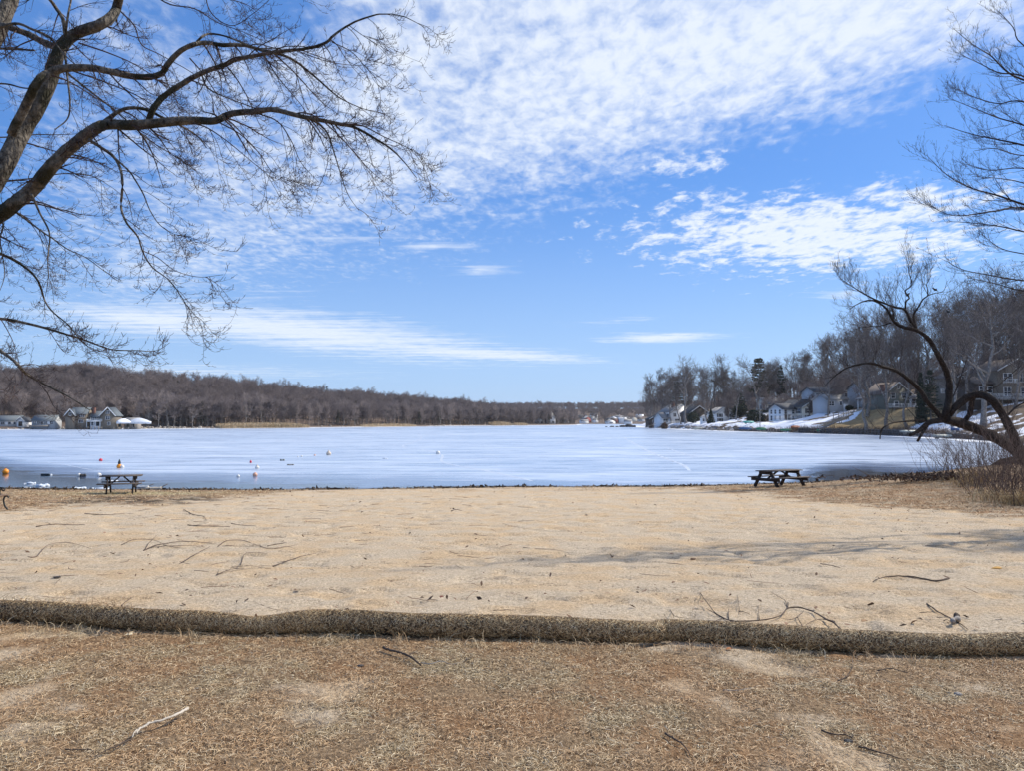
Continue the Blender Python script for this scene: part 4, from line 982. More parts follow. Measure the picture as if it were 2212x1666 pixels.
def wood(name, pts, hs, idx, label):
    """one mass of trees: points carrying a kind, a turn and a height"""
    me = bpy.data.meshes.new(name); me.vertices.add(len(pts)); me.vertices.foreach_set('co', np.asarray(pts, np.float32).ravel())
    r = np.random.default_rng(len(pts))
    a_ = me.attributes.new('kind_index', 'INT', 'POINT'); a_.data.foreach_set('value', np.asarray(idx, np.int32))
    rot = np.zeros((len(pts), 3), np.float32); rot[:, 2] = r.random(len(pts)) * 6.283; rot[:, :2] = r.normal(size=(len(pts), 2)) * .04
    a_ = me.attributes.new('turn', 'FLOAT_VECTOR', 'POINT'); a_.data.foreach_set('vector', rot.ravel())
    sc = np.stack([hs * r.uniform(.85, 1.15, len(pts))] * 2 + [hs], 1).astype(np.float32) / 16
    a_ = me.attributes.new('size', 'FLOAT_VECTOR', 'POINT'); a_.data.foreach_set('vector', sc.ravel())
    o = bpy.data.objects.new(name, me); COL.objects.link(o); tag(o, label=label, cat='wood', kind='stuff')
    g = bpy.data.node_groups.new(name, 'GeometryNodeTree')
    g.interface.new_socket('Geometry', in_out='INPUT', socket_type='NodeSocketGeometry'); g.interface.new_socket('Geometry', in_out='OUTPUT', socket_type='NodeSocketGeometry')
    N = g.nodes; i_ = N.new('NodeGroupInput'); o_ = N.new('NodeGroupOutput'); ins = N.new('GeometryNodeInstanceOnPoints'); ci = N.new('GeometryNodeCollectionInfo')
    ci.inputs['Collection'].default_value = SRC; ci.inputs['Separate Children'].default_value = True; ci.inputs['Reset Children'].default_value = True
    def na(n, ty):
        x = N.new('GeometryNodeInputNamedAttribute'); x.data_type = ty; x.inputs['Name'].default_value = n; return x.outputs['Attribute']
    g.links.new(i_.outputs[0], ins.inputs['Points']); g.links.new(ci.outputs[0], ins.inputs['Instance']); ins.inputs['Pick Instance'].default_value = True
    g.links.new(na('kind_index', 'INT'), ins.inputs['Instance Index'])
    e2r = N.new('FunctionNodeEulerToRotation'); g.links.new(na('turn', 'FLOAT_VECTOR'), e2r.inputs[0]); g.links.new(e2r.outputs[0], ins.inputs['Rotation'])
    g.links.new(na('size', 'FLOAT_VECTOR'), ins.inputs['Scale']); g.links.new(ins.outputs[0], o_.inputs[0])
    md = o.modifiers.new('scatter', 'NODES'); md.node_group = g
    return o
rw = np.random.default_rng(404)
n = 8000
si = rw.uniform(.6, len(LS) - 1.6, n); tt_ = 4 + 330 * rw.random(n) ** 1.35
hx, hy = hill_left_xy(si, tt_); hz = hill_left_z(si, tt_)
pxx, _ = proj(hx, hy, hz)
clear = ((pxx < 350) & (tt_ < 34)) | ((pxx > 1155) & (pxx < 1195) & (tt_ < 10))
keep = ~clear & (hx < 92)
keep &= ~((tt_ > 120) & (rw.random(n) < .25))
hs_ = np.clip(11.3 + 1.3 * rw.normal(size=n), 7, 15) * np.interp(si, [0, 4, 8, 10, 14], [1.0, 1.0, 1.1, 1.15, 1.2])
kidx = np.where(rw.random(n) < .015, 7, rw.integers(0, 7, n))
wood('woodland', np.stack([hx, hy, hz - .2], 1)[keep], hs_[keep], kidx[keep], 'dense leafless wood covering the hillside across the lake')
fx = rw.uniform(-160, 700, 3600); fy = rw.uniform(1085, 1700, 3600)
kp = (rw.random(3600) < np.where(fy < 1260, .22, 1))
wood('woodland', np.stack([fx, fy, far_z(fx, fy) - .2], 1)[kp], np.clip(12.5 + 1.5 * rw.normal(size=3600), 9, 16)[kp], rw.integers(0, 7, 3600)[kp], 'bluish leafless wood on the distant hill at the lake head')
n = 560; yy_ = rw.uniform(130, 470, n); tt2 = 22 + 95 * rw.random(n) ** 1.2; xx_ = bank_x(yy_) + tt2
kp = (xx_ / yy_ < .80); wood('woodland', np.stack([xx_, yy_, bank_z(xx_, yy_) - .2], 1)[kp], rw.uniform(4.5, 11.5, n)[kp], rw.integers(0, 7, n)[kp], 'leafless undergrowth and saplings filling the wood behind the bank houses')
# single pale trees in the front row of the far shore
T, C = bare_tree_geo(16, 700, spread=.42, trunk_r=.22, c=(12, 7, 6, 4), fork=.25, up=.35, ang=(35, 70), twig=.032)
M['bark_pale'] = bark_mat('pale_bark', (.17, .15, .135), (.36, .33, .30), 2.0)
M['twig_pale'] = mat('pale_twig', (.25, .205, .185), .9, .3, .25, island=.5)
for i, k in ((0, 'shore0'), (1, 'shore1'), (2, 'shore2')):
    T, C = bare_tree_geo(20, 700 + i, spread=.36, trunk_r=.26, c=(12, 7, 6, 4), fork=.25, up=.35, ang=(32, 70), twig=.034)
    KIND[k] = ('shore_tree', T.mesh('trunk'), C.mesh('crown'), M['bark_pale'], M['twig_pale'])
    KIND[k][1].materials.append(M['bark_pale']); KIND[k][2].materials.append(M['twig_pale'])
for k in range(64):
    s_ = 3.3 + 7.6 * (k + rw.uniform(.1, .9)) / 64; t_ = rw.uniform(2.2, 9)
    x, y = hill_left_xy(np.array([s_]), np.array([t_])); x, y = float(x[0]), float(y[0])
    if 1150 < CX + F * x / y < 1200: continue
    plant_tree('shore%d' % rw.integers(0, 3), x, y, float(hill_left_z(s_, t_)), rw.uniform(10.5, 17), label='pale bare tree in the front row along the wooded far shore', group='front row of trees along the far shore')
for px, d, h, k, lab in [(97, 344, 17, 'shore0', 'bare tree behind the low cottages across the ice'), (195, 372, 17, 'shore1', 'bare tree behind the big tan house across the ice'), (120, 352, 15, 'shore2', 'bare tree between the low cottage and the big tan house'), (290, 372, 16, 'shore0', 'bare tree behind the boats wrapped in white'), (345, 362, 15, 'shore1', 'bare tree at the end of the spit beside the wrapped boats'), (48, 346, 16, 'shore2', 'bare tree behind the gap between the two low cottages'), (12, 350, 17, 'shore1', 'bare tree behind the cottage at the frame edge across the ice')]:
    p = at(px, 918, d); plant_tree(k, p[0], p[1], -.6, h, label=lab)
for px, top, d, lab in [(462, 840, 470, 'dark pine poking above the wooded ridge'), (875, 858, 560, 'dark conifer crown above the far ridge line')]:
    pass
# ------------------------------------------------------------------ houses
def face_box(g, O, U, Nn, u0, u1, z0, z1, n0, n1):
    """box on a wall face: O origin, U along the wall, Nn outward"""
    O = np.array(O, float); U = np.array(U, float); Nn = np.array(Nn, float); K = np.array((0, 0, 1.))
    V = np.array([O + U * u + Nn * n_ + K * z for z in (z0, z1) for n_ in (n0, n1) for u in (u0, u1)])
    return g.add(V, [(0, 2, 3, 1), (4, 5, 7, 6), (0, 1, 5, 4), (2, 6, 7, 3), (0, 4, 6, 2), (1, 3, 7, 5)])
def add_window(par, O, U, Nn, u, z, w_, h_, trim='white', shut=None, bars=1):
    g = Geo(); t = .11
    for a0, a1, b0, b1 in ((u - w_ / 2 - t, u + w_ / 2 + t, z - t, z), (u - w_ / 2 - t, u + w_ / 2 + t, z + h_, z + h_ + t), (u - w_ / 2 - t, u - w_ / 2, z, z + h_), (u + w_ / 2, u + w_ / 2 + t, z, z + h_)):
        face_box(g, O, U, Nn, a0, a1, b0, b1, -.05, .07)
    nb = max(1, round(w_ / 1.0)) if bars else 1
    for k in range(1, nb): 
        x = u - w_ / 2 + w_ * k / nb; face_box(g, O, U, Nn, x - .05, x + .05, z, z + h_, -.02, .055)
    face_box(g, O, U, Nn, u - w_ / 2, u + w_ / 2, z + h_ * .5 - .03, z + h_ * .5 + .03, -.02, .05)
    f = g.build('window', M[trim], par)
    face_box(Geo(), O, U, Nn, u - w_ / 2 + .002, u + w_ / 2 - .002, z + .002, z + h_ - .002, -.04, .025).build('pane', M['glass'], f)
    if shut:
        for sd in (-1, 1):
            x = u + sd * (w_ / 2 + t + .24); face_box(Geo(), O, U, Nn, x - .22, x + .22, z - .05, z + h_ + .05, .002, .05).build('shutter', M[shut], f)
    return f
def add_railing(par, name, pts, z, h, m, gap=.28, closed=False):
    g = Geo()
    for a_, b_ in zip(pts[:-1], pts[1:]):
        a_ = Vector((a_[0], a_[1], z)); b_ = Vector((b_[0], b_[1], z)); L = (b_ - a_).length
        g.bar(a_ + Vector((0, 0, h)), b_ + Vector((0, 0, h)), .09, .07); g.bar(a_ + Vector((0, 0, .12)), b_ + Vector((0, 0, .12)), .06, .06)
        k = max(1, int(L / gap))
        for i in range(k + 1):
            p = a_.lerp(b_, i / k); th = .11 if i % 7 == 0 or i == k else .04
            g.box(p.x - th / 2, p.x + th / 2, p.y - th / 2, p.y + th / 2, z, z + h + (.08 if th > .1 else -.03))
    return g.build(name, M[m] if isinstance(m, str) else m, par)
def add_deck(par, x0, x1, y0, y1, z, down, rail='white', h=1.0, m='plank', post='plank', sides='fl r'):
    g = Geo().box(x0, x1, y0, y1, z - .18, z)
    g.box(x0 - .02, x1 + .02, y0 - .05, y0 - .003, z - .3, z - .01)
    k = max(2, int((x1 - x0) / 2.2))
    for i in range(k + 1):
        x = x0 + .1 + (x1 - x0 - .2) * i / k; g.box(x - .08, x + .08, y0 + .1, y0 + .26, z - down, z - .19)
    d = g.build('deck', M[m], par)
    if rail: add_railing(d, 'railing', [(x0 + .05, y1), (x0 + .05, y0 + .05), (x1 - .05, y0 + .05), (x1 - .05, y1)], z + .003, h, rail)
    return d
def house(name, label, px, yb, d, W, D, H, rise, ridge='x', wall='white', roof='roof_dark', yaw=0.0, front=(), left=(), doors=(), chim=None, shut=None, ext=2.5, over=.4, group=None, cat='house', roof_t=.16, z=None, trim='white'):
    k_ = {1472: 1.1, 1418: 1.07, 1511: 1.1, 1523: 1.08, 1567: 1.11, 1686: 1.15, 1759: 1.15, 1810: 1.07}.get(px, 1.0)   # set back from the water, and larger to match
    b = at(px, yb, d * k_); zz = b[2] if z is None else z
    o = empty(name, (b[0], b[1], zz), R(yaw), label=label, cat=cat, group=group); o.scale = (k_, k_, k_)
    g = Geo()
    if ridge == 'x': g.prism([(0, -ext), (D, -ext), (D, H), (D / 2, H + rise), (0, H)], (-W / 2, 0, 0), (0, 1, 0), (0, 0, 1), (1, 0, 0), W)
    elif ridge == 'y': g.prism([(-W / 2, -ext), (W / 2, -ext), (W / 2, H), (0, H + rise), (-W / 2, H)], (0, 0, 0), (1, 0, 0), (0, 0, 1), (0, 1, 0), D)
    else:  # single slope, high at the back
        g.prism([(0, -ext), (D, -ext), (D, H + rise), (0, H)], (-W / 2, 0, 0), (0, 1, 0), (0, 0, 1), (1, 0, 0), W)
    g.build('wall', M[wall], o)
    g = Geo(); half = (D if ridge == 'x' else W) / 2; t = roof_t; e = .012
    if ridge in 'xy':
        k = rise / half; lo = -over * k
        prof = [(-half - over, H + lo + e), (0, H + rise + e), (half + over, H + lo + e), (half + over, H + lo + t + e), (0, H + rise + t * 1.15 + e), (-half - over, H + lo + t + e)]
        for sgn in (0, 1):
            pr = [prof[0], prof[1], prof[4], prof[5]] if sgn == 0 else [prof[1], prof[2], prof[3], prof[4]]
            if ridge == 'x': g.prism([(u + half, v_) for u, v_ in pr], (-W / 2 - over, 0, 0), (0, 1, 0), (0, 0, 1), (1, 0, 0), W + 2 * over)
            else: g.prism(pr, (0, -over, 0), (1, 0, 0), (0, 0, 1), (0, 1, 0), D + 2 * over)
    else:
        k = rise / D
        g.prism([(-over, H - over * k + e), (D + over, H + rise + over * k + e), (D + over, H + rise + over * k + t + e), (-over, H - over * k + t + e)], (-W / 2 - over, 0, 0), (0, 1, 0), (0, 0, 1), (1, 0, 0), W + 2 * over)
    rf = g.build('roof', M[roof], o)
    if ridge == 'y' and trim:   # bargeboards on the front gable
        g = Geo(); k = rise / half
        for sgn in (-1, 1): g.bar((sgn * (half + over), -over - .03, H - over * k + t * .4), (0, -over - .03, H + rise + t * .4), .05, .24, up=(0, 0, 1))
        g.build('bargeboard', M[trim], rf)
    if chim:
        cx, cy, cw, ch = chim
        Geo().box(cx - cw / 2, cx + cw / 2, cy - cw / 2, cy + cw / 2, H * .6, H + rise + ch).box(cx - cw / 2 - .06, cx + cw / 2 + .06, cy - cw / 2 - .06, cy + cw / 2 + .06, H + rise + ch - .18, H + rise + ch - .003).build('chimney', M['brick'], rf)
    for u, z_, w_, h_ in front: add_window(o, (0, 0, 0), (1, 0, 0), (0, -1, 0), u, z_, w_, h_, trim or 'white', shut)
    for u, z_, w_, h_ in left: add_window(o, (-W / 2, 0, 0), (0, 1, 0), (-1, 0, 0), u, z_, w_, h_, trim or 'white', shut)
    for u, z_, w_, h_, dm in doors:
        g = Geo(); face_box(g, (0, 0, 0), (1, 0, 0), (0, -1, 0), u - w_ / 2, u + w_ / 2, z_, z_ + h_, -.05, .05)
        dd = g.build('door', M[dm], o)
        g = Geo(); face_box(g, (0, 0, 0), (1, 0, 0), (0, -1, 0), u - w_ / 2 - .12, u - w_ / 2 - .002, z_, z_ + h_ + .12, -.05, .07); face_box(g, (0, 0, 0), (1, 0, 0), (0, -1, 0), u + w_ / 2 + .002, u + w_ / 2 + .12, z_, z_ + h_ + .12, -.05, .07); face_box(g, (0, 0, 0), (1, 0, 0), (0, -1, 0), u - w_ / 2, u + w_ / 2, z_ + h_ + .002, z_ + h_ + .12, -.05, .07)
        g.build('door_frame', M['white'], dd)
    return o

# far left shore
h = house('cottage', 'low dark-roofed cottage at the frame edge across the ice, with white front', 10, 921.5, 326, 14, 8, 2.7, 2.4, 'x', 'grey_siding', 'roof_slate', 4, front=[(-4, .8, 1.6, 1.3), (-1, .8, 1.8, 1.3), (2.4, .8, 1.4, 1.3), (5, .8, 1.2, 1.3)], doors=[(.9, 0, 1, 2.1, 'white')])
h.scale = (.8, .8, .85)
h = house('garden_shed', 'small white-fronted shed beside the frame edge cottage across the ice', 44, 921.5, 325, 3.2, 5, 2.3, 1.5, 'y', 'white', 'roof_dark', 0, doors=[(0, 0, 1.6, 2.0, 'brown_siding')], cat='shed')
h = house('cottage', 'long low cottage with slate roof and a row of white windows across the ice', 93, 920.5, 322, 12.2, 7, 2.7, 2.6, 'x', 'grey_siding', 'roof_slate', 3, front=[(-4.6, .9, 1.5, 1.3), (-2.6, .9, 1.5, 1.3), (-.6, .9, 1.5, 1.3), (1.4, .9, 1.5, 1.3), (4.4, .9, 1.6, 1.4)], doors=[(2.9, 0, 1, 2.1, 'white')])
h.scale = (.76, .8, .82)
Geo().box(-6.2, 3.4, -2.4, -.1, -.5, .25).build('porch', M['plank'], h)
big = house('lake_house', 'big tan gabled lake house with dark slate roofs and white trim across the ice', 168, 921, 322, 7.6, 9, 6.0, 3.0, 'x', 'tan_siding', 'roof_slate', 6, front=[(1.4, 1.6, 2.0, 1.4), (1.6, 4.4, 2.6, 1.3)], left=[(4, 4.2, 1.1, 1.3), (4, 1.2, 1.1, 1.3)], chim=(6.0, 3.5, 1.2, .2), over=.6)
def wing(par, x, y, W, D, H, rise, ridge, wall, roof, front=(), doors=()):
    """a further wing of a house, built as its wall and roof parts"""
    g = Geo(); ext = 2.5; half = (D if ridge == 'x' else W) / 2; over = .6; t = .18; k = rise / half; lo = -over * k
    if ridge == 'x': g.prism([(0, -ext), (D, -ext), (D, H), (D / 2, H + rise), (0, H)], (x - W / 2, y, 0), (0, 1, 0), (0, 0, 1), (1, 0, 0), W)
    else: g.prism([(-W / 2, -ext), (W / 2, -ext), (W / 2, H), (0, H + rise), (-W / 2, H)], (x, y, 0), (1, 0, 0), (0, 0, 1), (0, 1, 0), D)
    g.build('wing_wall', M[wall], par); g = Geo(); e = .012
    for pr in ([(-half - over, H + lo + e), (0, H + rise + e), (0, H + rise + t + e), (-half - over, H + lo + t + e)], [(0, H + rise + e), (half + over, H + lo + e), (half + over, H + lo + t + e), (0, H + rise + t + e)]):
        if ridge == 'x': g.prism([(u + half, v_) for u, v_ in pr], (x - W / 2 - over, y, 0), (0, 1, 0), (0, 0, 1), (1, 0, 0), W + 2 * over)
        else: g.prism(pr, (x, y - over, 0), (1, 0, 0), (0, 0, 1), (0, 1, 0), D + 2 * over)
    rf = g.build('wing_roof', M[roof], par)
    if ridge == 'y':
        g = Geo()
        for sgn in (-1, 1): g.bar((x + sgn * (half + over), y - over - .04, H - over * k + .1), (x, y - over - .04, H + rise + .1), .06, .38)
        g.build('bargeboard', M['white'], rf)
    for u, z_, w_, h_ in front: add_window(par, (x, y, 0), (1, 0, 0), (0, -1, 0), u, z_, w_, h_)
    for u, z_, w_, h_, dm in doors:
        g = Geo(); face_box(g, (x, y, 0), (1, 0, 0), (0, -1, 0), u - w_ / 2, u + w_ / 2, z_, z_ + h_, -.05, .05); g.build('door', M[dm], par)
wing(big, -3.0, -1.6, 4.2, 5, 5.6, 2.6, 'y', 'tan_siding', 'roof_slate', front=[(0, 5.2, 1.0, 1.2)])
wing(big, 8.6, 1.0, 6.6, 8, 4.6, 2.6, 'x', 'white', 'roof_slate', front=[(-2.2, 2.9, 1.5, 1.5), (-.5, 2.9, 1.5, 1.5), (1.2, 2.9, 1.5, 1.5), (2.7, 2.9, 1.1, 1.5), (-2.0, .3, 1.3, 1.6), (2.3, .3, 1.3, 1.6)], doors=[(.2, 0, 1.5, 2.2, 'shutter')])
wing(big, 14.0, -.4, 6.6, 9, 5.4, 3.7, 'y', 'tan_siding', 'roof_slate', front=[(0, 5.9, 1.5, 1.5), (0, 3.2, 1.9, 1.5), (.6, .5, 1.2, 1.3)])
add_deck(big, 5.0, 11.5, -2.6, .98, 2.4, 3.2, 'white', .9, 'white')
big.scale = (.85, .85, .85)
house('boat_shed', 'small pale shed between the two boats wrapped in white', 282, 921, 332, 5.2, 5, 2.2, 1.2, 'x', 'plank', 'roof_grey', 6, front=[(1.2, .8, .9, .9)], doors=[(-1, 0, 1.4, 1.9, 'brown_siding')], cat='shed')
def wrapped_boat(label, px, yb, d, L, W, H, rz):
    b = at(px, yb, d); o = empty('wrapped_boat', b, R(rz), label=label, cat='boat')
    n = 12; u = np.linspace(-1, 1, n); g = Geo(); prof = []
    for k in range(n):
        s_ = max(.02, 1 - abs(u[k]) ** 2.6) if u[k] > 0 else max(.55, 1 - abs(u[k]) ** 6)
        w_ = W / 2 * s_; top = H * (.5 + .5 * max(0, 1 - abs(u[k] + .1) ** 1.6)) + .04 * math.sin(k * 2.3)
        prof.append([(u[k] * L / 2, a_, c_) for a_, c_ in ((-w_ * .35, .45), (-w_, .95), (-w_ * .86, 1.3), (-w_ * .3, top), (w_ * .3, top), (w_ * .86, 1.3), (w_, .95), (w_ * .35, .45))])
    V = np.array(prof).reshape(-1, 3); ii = np.arange(n * 8).reshape(n, 8)
    q = np.stack([ii[:-1], np.roll(ii[:-1], -1, 1), np.roll(ii[1:], -1, 1), ii[1:]], -1).reshape(-1, 4)
    g.add(V, q, [(0, i + 1, i) for i in range(1, 7)] + [(88, 88 + i, 88 + i + 1) for i in range(1, 7)]); g.build('cover', M['tarp'], o, False)
    g = Geo()
    for x in (-L * .3, L * .25): g.box(x - .12, x + .12, -W * .3, W * .3, -.9, .5)
    g.bar((L * .2, 0, .2), (L * .7, 0, -.1), .12, .12); g.build('trailer', M['iron'], o)
wrapped_boat('smaller boat shrink-wrapped in white near the big tan house', 268, 918.5, 326, 6.5, 2.6, 2.7, 60)
wrapped_boat('larger boat shrink-wrapped in white at the end of the spit', 303, 919, 330, 8.6, 3.0, 3.0, 15)
house('wood_house', 'pale house half hidden among the trunks behind the spit', 372, 906, 392, 13, 8, 4.2, 2.6, 'x', 'grey_siding', 'roof_dark', 5, front=[(-4, 1.6, 1.6, 1.4), (0, 1.6, 1.6, 1.4), (4, 1.6, 1.6, 1.4)], z=5.0, ext=6)
house('wood_house', 'grey gabled house half hidden by trees behind the big tan house', 305, 902, 385, 9, 8, 4, 3.0, 'y', 'grey_siding', 'roof_dark', 0, front=[(-2, 1.5, 1.3, 1.3), (2, 1.5, 1.3, 1.3)], z=4.6, ext=6)
t_ = house('tudor_house', 'distant white and dark house with twin gables at the end of the wooded shore', 1166, 917, 745, 9, 10, 6.5, 6.0, 'y', 'white', 'roof_dark', 0, front=[(-2.4, 1, 2, 1.8), (2.2, 1, 2, 1.8), (0, 5, 2, 1.8)], trim=None)
wing(t_, 10.6, -1.5, 9, 10, 6.5, 6.4, 'y', 'white', 'roof_dark', front=[(-2.3, 1, 2, 1.8), (2.3, 1, 2, 1.8), (0, 4.8, 2.2, 1.8)])
wing(t_, 5.4, 2.5, 7, 6, 5.0, 3.5, 'x', 'brown_siding', 'roof_dark', front=[(0, 1.4, 2, 1.8)])
rf_ = np.random.default_rng(91)
for k in range(34):
    px = rf_.uniform(1222, 1392); row = rf_.integers(0, 4); d = 1090 + row * 60 + rf_.uniform(-15, 15)
    if px < 1250 and row > 1: continue
    x = (px - CX) / F * d; zz = float(far_z(x, d)) + .2
    W = rf_.uniform(8, 15)
    house('far_house', 'small pale house among the houses on the distant hillside', px, 912, d, W, 8, rf_.uniform(3, 6), rf_.uniform(1.8, 3.2), rf_.choice(['x', 'y']), rf_.choice(['white', 'cream', 'grey_siding', 'white', 'red_siding', 'tan_siding']), rf_.choice(['roof_dark', 'roof_grey', 'roof_brown', 'snow']), rf_.uniform(-30, 30), z=zz, ext=5, trim=None, group='houses on the distant hillside', front=[(0, 1.2, W * .4, 1.3)] if rf_.random() < .6 else ())

# right bank
hA = house('lake_house', 'white two-level house with split shed roofs at the foot of the snowy bank', 1472, 917, 352, 11.5, 9, 5.6, 3.4, 'y', 'white', 'roof_grey', 24, front=[(-3.6, 3.4, 1.5, 1.5), (0, 3.4, 1.8, 1.5), (-2.4, .6, 2.2, 1.7), (3, .6, 1.5, 1.5)], left=[(2.2, 3.2, 1.4, 1.4), (5.4, 3.2, 1.4, 1.4)], chim=(-2.2, 3.0, 1.2, 1.3))
wing(hA, -6.6, 1.5, 5.4, 6.5, 3.0, 2.2, 'x', 'white', 'roof_grey', front=[(-1, .8, 2.4, 1.5), (1.5, .8, 1.2, 1.5)])
add_deck(hA, -11.5, 1.0, -3.4, -.06, .2, 2.6, 'white', 1.1, 'plank')
house('cabin', 'small dark cabin by the stairs at the tip of the house point', 1418, 917, 398, 7.5, 6, 2.6, 2.0, 'y', 'brown_siding', 'roof_dark', 10, front=[(-1.4, .9, 1.2, 1.2), (1.6, .9, 1.2, 1.2), (0, 3.0, .9, .8)])
house('lake_house', 'dark brown house behind the evergreens, between the split-roof and gabled houses', 1511, 915, 332, 9, 9, 4.4, 3.0, 'y', 'brown_siding', 'roof_dark', 12, front=[(-2.2, 1.2, 1.5, 1.4), (2.2, 1.2, 1.5, 1.4)])
p_ = house('summerhouse', 'tiny white summerhouse with square windows between two dark evergreens', 1523, 917, 303, 2.6, 2.6, 2.6, .9, 'y', 'white', 'roof_grey', 0, front=[(-.55, 1.1, .7, 1.0), (.55, 1.1, .7, 1.0)], cat='summerhouse', over=.25)
hB = house('lake_house', 'white gabled cottage with dark shutters behind a spreading bare tree', 1567, 915.5, 298, 7.6, 9, 3.9, 2.3, 'y', 'white', 'roof_grey', 8, front=[(-2.2, 2.5, 1.1, 1.2), (2.1, 2.5, 1.1, 1.2), (-2.1, .5, 1.1, 1.4)], doors=[(2.2, 0, 1.0, 2.1, 'shutter')], shut='shutter')
hC = house('lake_house', 'cream two-storey house with grey roof standing above the dark hedge', 1686, 897, 272, 10.4, 8, 3.9, 2.1, 'x', 'cream', 'roof_grey', 10, front=[(-4, 2.1, 1.2, 1.3), (-1.8, 2.1, 1.4, 1.3), (.9, 2.3, .7, .7), (3.5, 2.2, 1.0, 1.2)], left=[(4, 2.1, 1.2, 1.3)], chim=(2.8, 1.2, 1.2, .8))
wing(hC, -2.4, -2.6, 5.4, 2.5, 1.3, .8, 'x', 'cream', 'roof_slate')
hD = house('lake_house', 'cream house with a wide front gable and dark shutters beside the white deck', 1759, 912, 228, 8.0, 12, 4.4, 2.2, 'y', 'cream', 'roof_dark', 16, front=[(-1.9, 2.6, 1.1, 1.3), (2.0, 2.6, 1.1, 1.3), (-2.2, .3, .8, 1.6), (1.5, .4, 1.1, 1.4), (3.1, .4, .7, 1.4)], left=[(2, 2.5, 1.9, 1.6), (4.6, 2.5, 1.9, 1.4), (2.0, .3, 2.0, 1.6), (4.8, .3, 1.6, 1.6)], shut='shutter')
wing(hD, -6.3, 3.0, 4.5, 7, 3.9, 1.5, 'x', 'white', 'roof_dark', front=[(-1.3, 2.4, .8, 1.2), (1.3, 2.4, .8, 1.2), (-1.3, .4, .8, 1.4), (1.3, .4, .8, 1.4)], doors=[(0, 0, 1.0, 2.1, 'shutter')])
for wy in (1.4, 3.6, 5.6):
    add_window(hD, (-8.55, 3.0, 0), (0, 1, 0), (-1, 0, 0), wy, 2.4, .9, 1.2); add_window(hD, (-8.55, 3.0, 0), (0, 1, 0), (-1, 0, 0), wy, .4, .9, 1.4)
add_deck(hD, -12.0, -4.1, -2.6, 2.9, .5, 2.2, 'white', 1.15, 'white')
g = Geo()
for k in range(30): g.box(-12 + k * .26, -12 + k * .26 + .18, -2.75, -2.70, -1.1, -.25)
g.build('skirting', M['white'], hD)
hE = house('garage', 'grey garage with pale grey siding and white door on the bank', 1810, 890.5, 224, 7.0, 7, 3.6, 1.5, 'x', 'grey_siding', 'roof_grey', 12, front=[(-2.0, 1.8, 1.6, 1.2), (1.0, 2.0, .8, 1.0)], doors=[(2.6, 0, 1.3, 2.2, 'white')], cat='garage')
house('lake_house', 'large grey flat-fronted house looking over the grey garage', 1800, 872, 262, 14, 8, 4.0, 1.5, 'x', 'grey_siding', 'roof_dark', 8, front=[(-5.5, 2.2, 1.4, 1.2), (-3.5, 2.2, 1.4, 1.2), (-1, 2.2, 1.4, 1.2), (2, 2.2, 1.4, 1.2), (5, 2.2, 1.4, 1.2)])
pv = empty('porch_pavilion', at(1880, 884, 212), R(10), label='open white porch with four posts between two oak trunks', cat='porch')
g = Geo()
for x in (-1.9, -.6, .6, 1.9):
    for y in (0, 2.6): g.box(x - .09, x + .09, y - .09, y + .09, -.8, 2.6)
g.build('post', M['white'], pv)
Geo().prism([(-2.5, 2.6), (2.5, 2.6), (2.5, 2.8), (0, 3.5), (-2.5, 2.8)], (0, -.5, 0), (1, 0, 0), (0, 0, 1), (0, 1, 0), 3.7).build('roof', M['roof_grey'], pv)
Geo().box(-2.2, 2.2, -.2, 2.8, -.9, -.02).build('floor', M['plank'], pv); add_railing(pv, 'railing', [(-1.9, 0), (1.9, 0)], 0, .9, 'white')
house('lake_house', 'pale house with white windows behind the open porch', 1893, 874, 240, 9, 8, 5.0, 2.2, 'x', 'grey_siding', 'roof_dark', 10, front=[(-2.8, 2.2, 2.2, 1.5), (1.6, 2.2, 1.8, 1.5)])
hG = house('lake_house', 'dark green gabled house with white windows above the brown lawn slope', 1941, 882, 204, 7.6, 9, 3.8, 3.0, 'y', 'green_siding', 'roof_brown', 10, front=[(-1.5, 2.6, 1.1, 1.4), (1.7, 2.6, 1.1, 1.4), (.1, 5.2, .6, .7), (-.6, .4, 1.2, 1.3)], chim=(-3.0, 2, 1.1, -.4))
wing(hG, 5.2, -.6, 3.8, 5, 2.8, .7, 'x', 'white', 'roof_grey', front=[(-1.2, .8, 1.0, 1.6), (0, .8, 1.0, 1.6), (1.2, .8, 1.0, 1.6)])
add_deck(hG, -3.6, 7.4, -3.4, -.7, .1, 2.0, 'white', .9, 'plank')
hS = house('lake_house', 'brown gabled house fronted by a white glazed sunroom on the high bank', 2098, 851, 188, 7.0, 8, 4.2, 2.2, 'y', 'tan_siding', 'roof_brown', 8, front=[(-2.0, 3.0, 1.0, 1.2), (1.9, 3.0, 1.0, 1.2)], z=None, ext=6)
wing(hS, -.8, -3.2, 5.2, 3.2, 2.3, .5, 'x', 'white', 'roof_grey', front=[(-1.9, .5, 1.0, 1.6), (-.6, .5, 1.0, 1.6), (.6, .5, 1.0, 1.6), (1.9, .5, 1.0, 1.6)])
add_deck(hS, -10.5, 5, -5.2, -3.25, -.1, 4.5, 'white', 1.0, 'plank')
hR = house('lake_house', 'tall brown house with a front gable and white decks at the top of the bank', 2200, 862, 172, 9.5, 9, 6.4, 2.6, 'y', 'tan_siding', 'roof_brown', 6, front=[(-2.4, 3.9, 2.0, 1.8), (1.2, 3.9, 1.6, 1.8), (0, 6.9, .7, .8), (-2.6, .6, 1.6, 1.9), (1.8, .6, 2.2, 1.9)], ext=6)
wing(hR, -6.6, 1.5, 4.6, 6, 3.6, 1.4, 'x', 'brown_siding', 'roof_brown', front=[(-1.0, 1.4, 1.0, 1.3), (1.0, 1.4, 1.0, 1.3)])
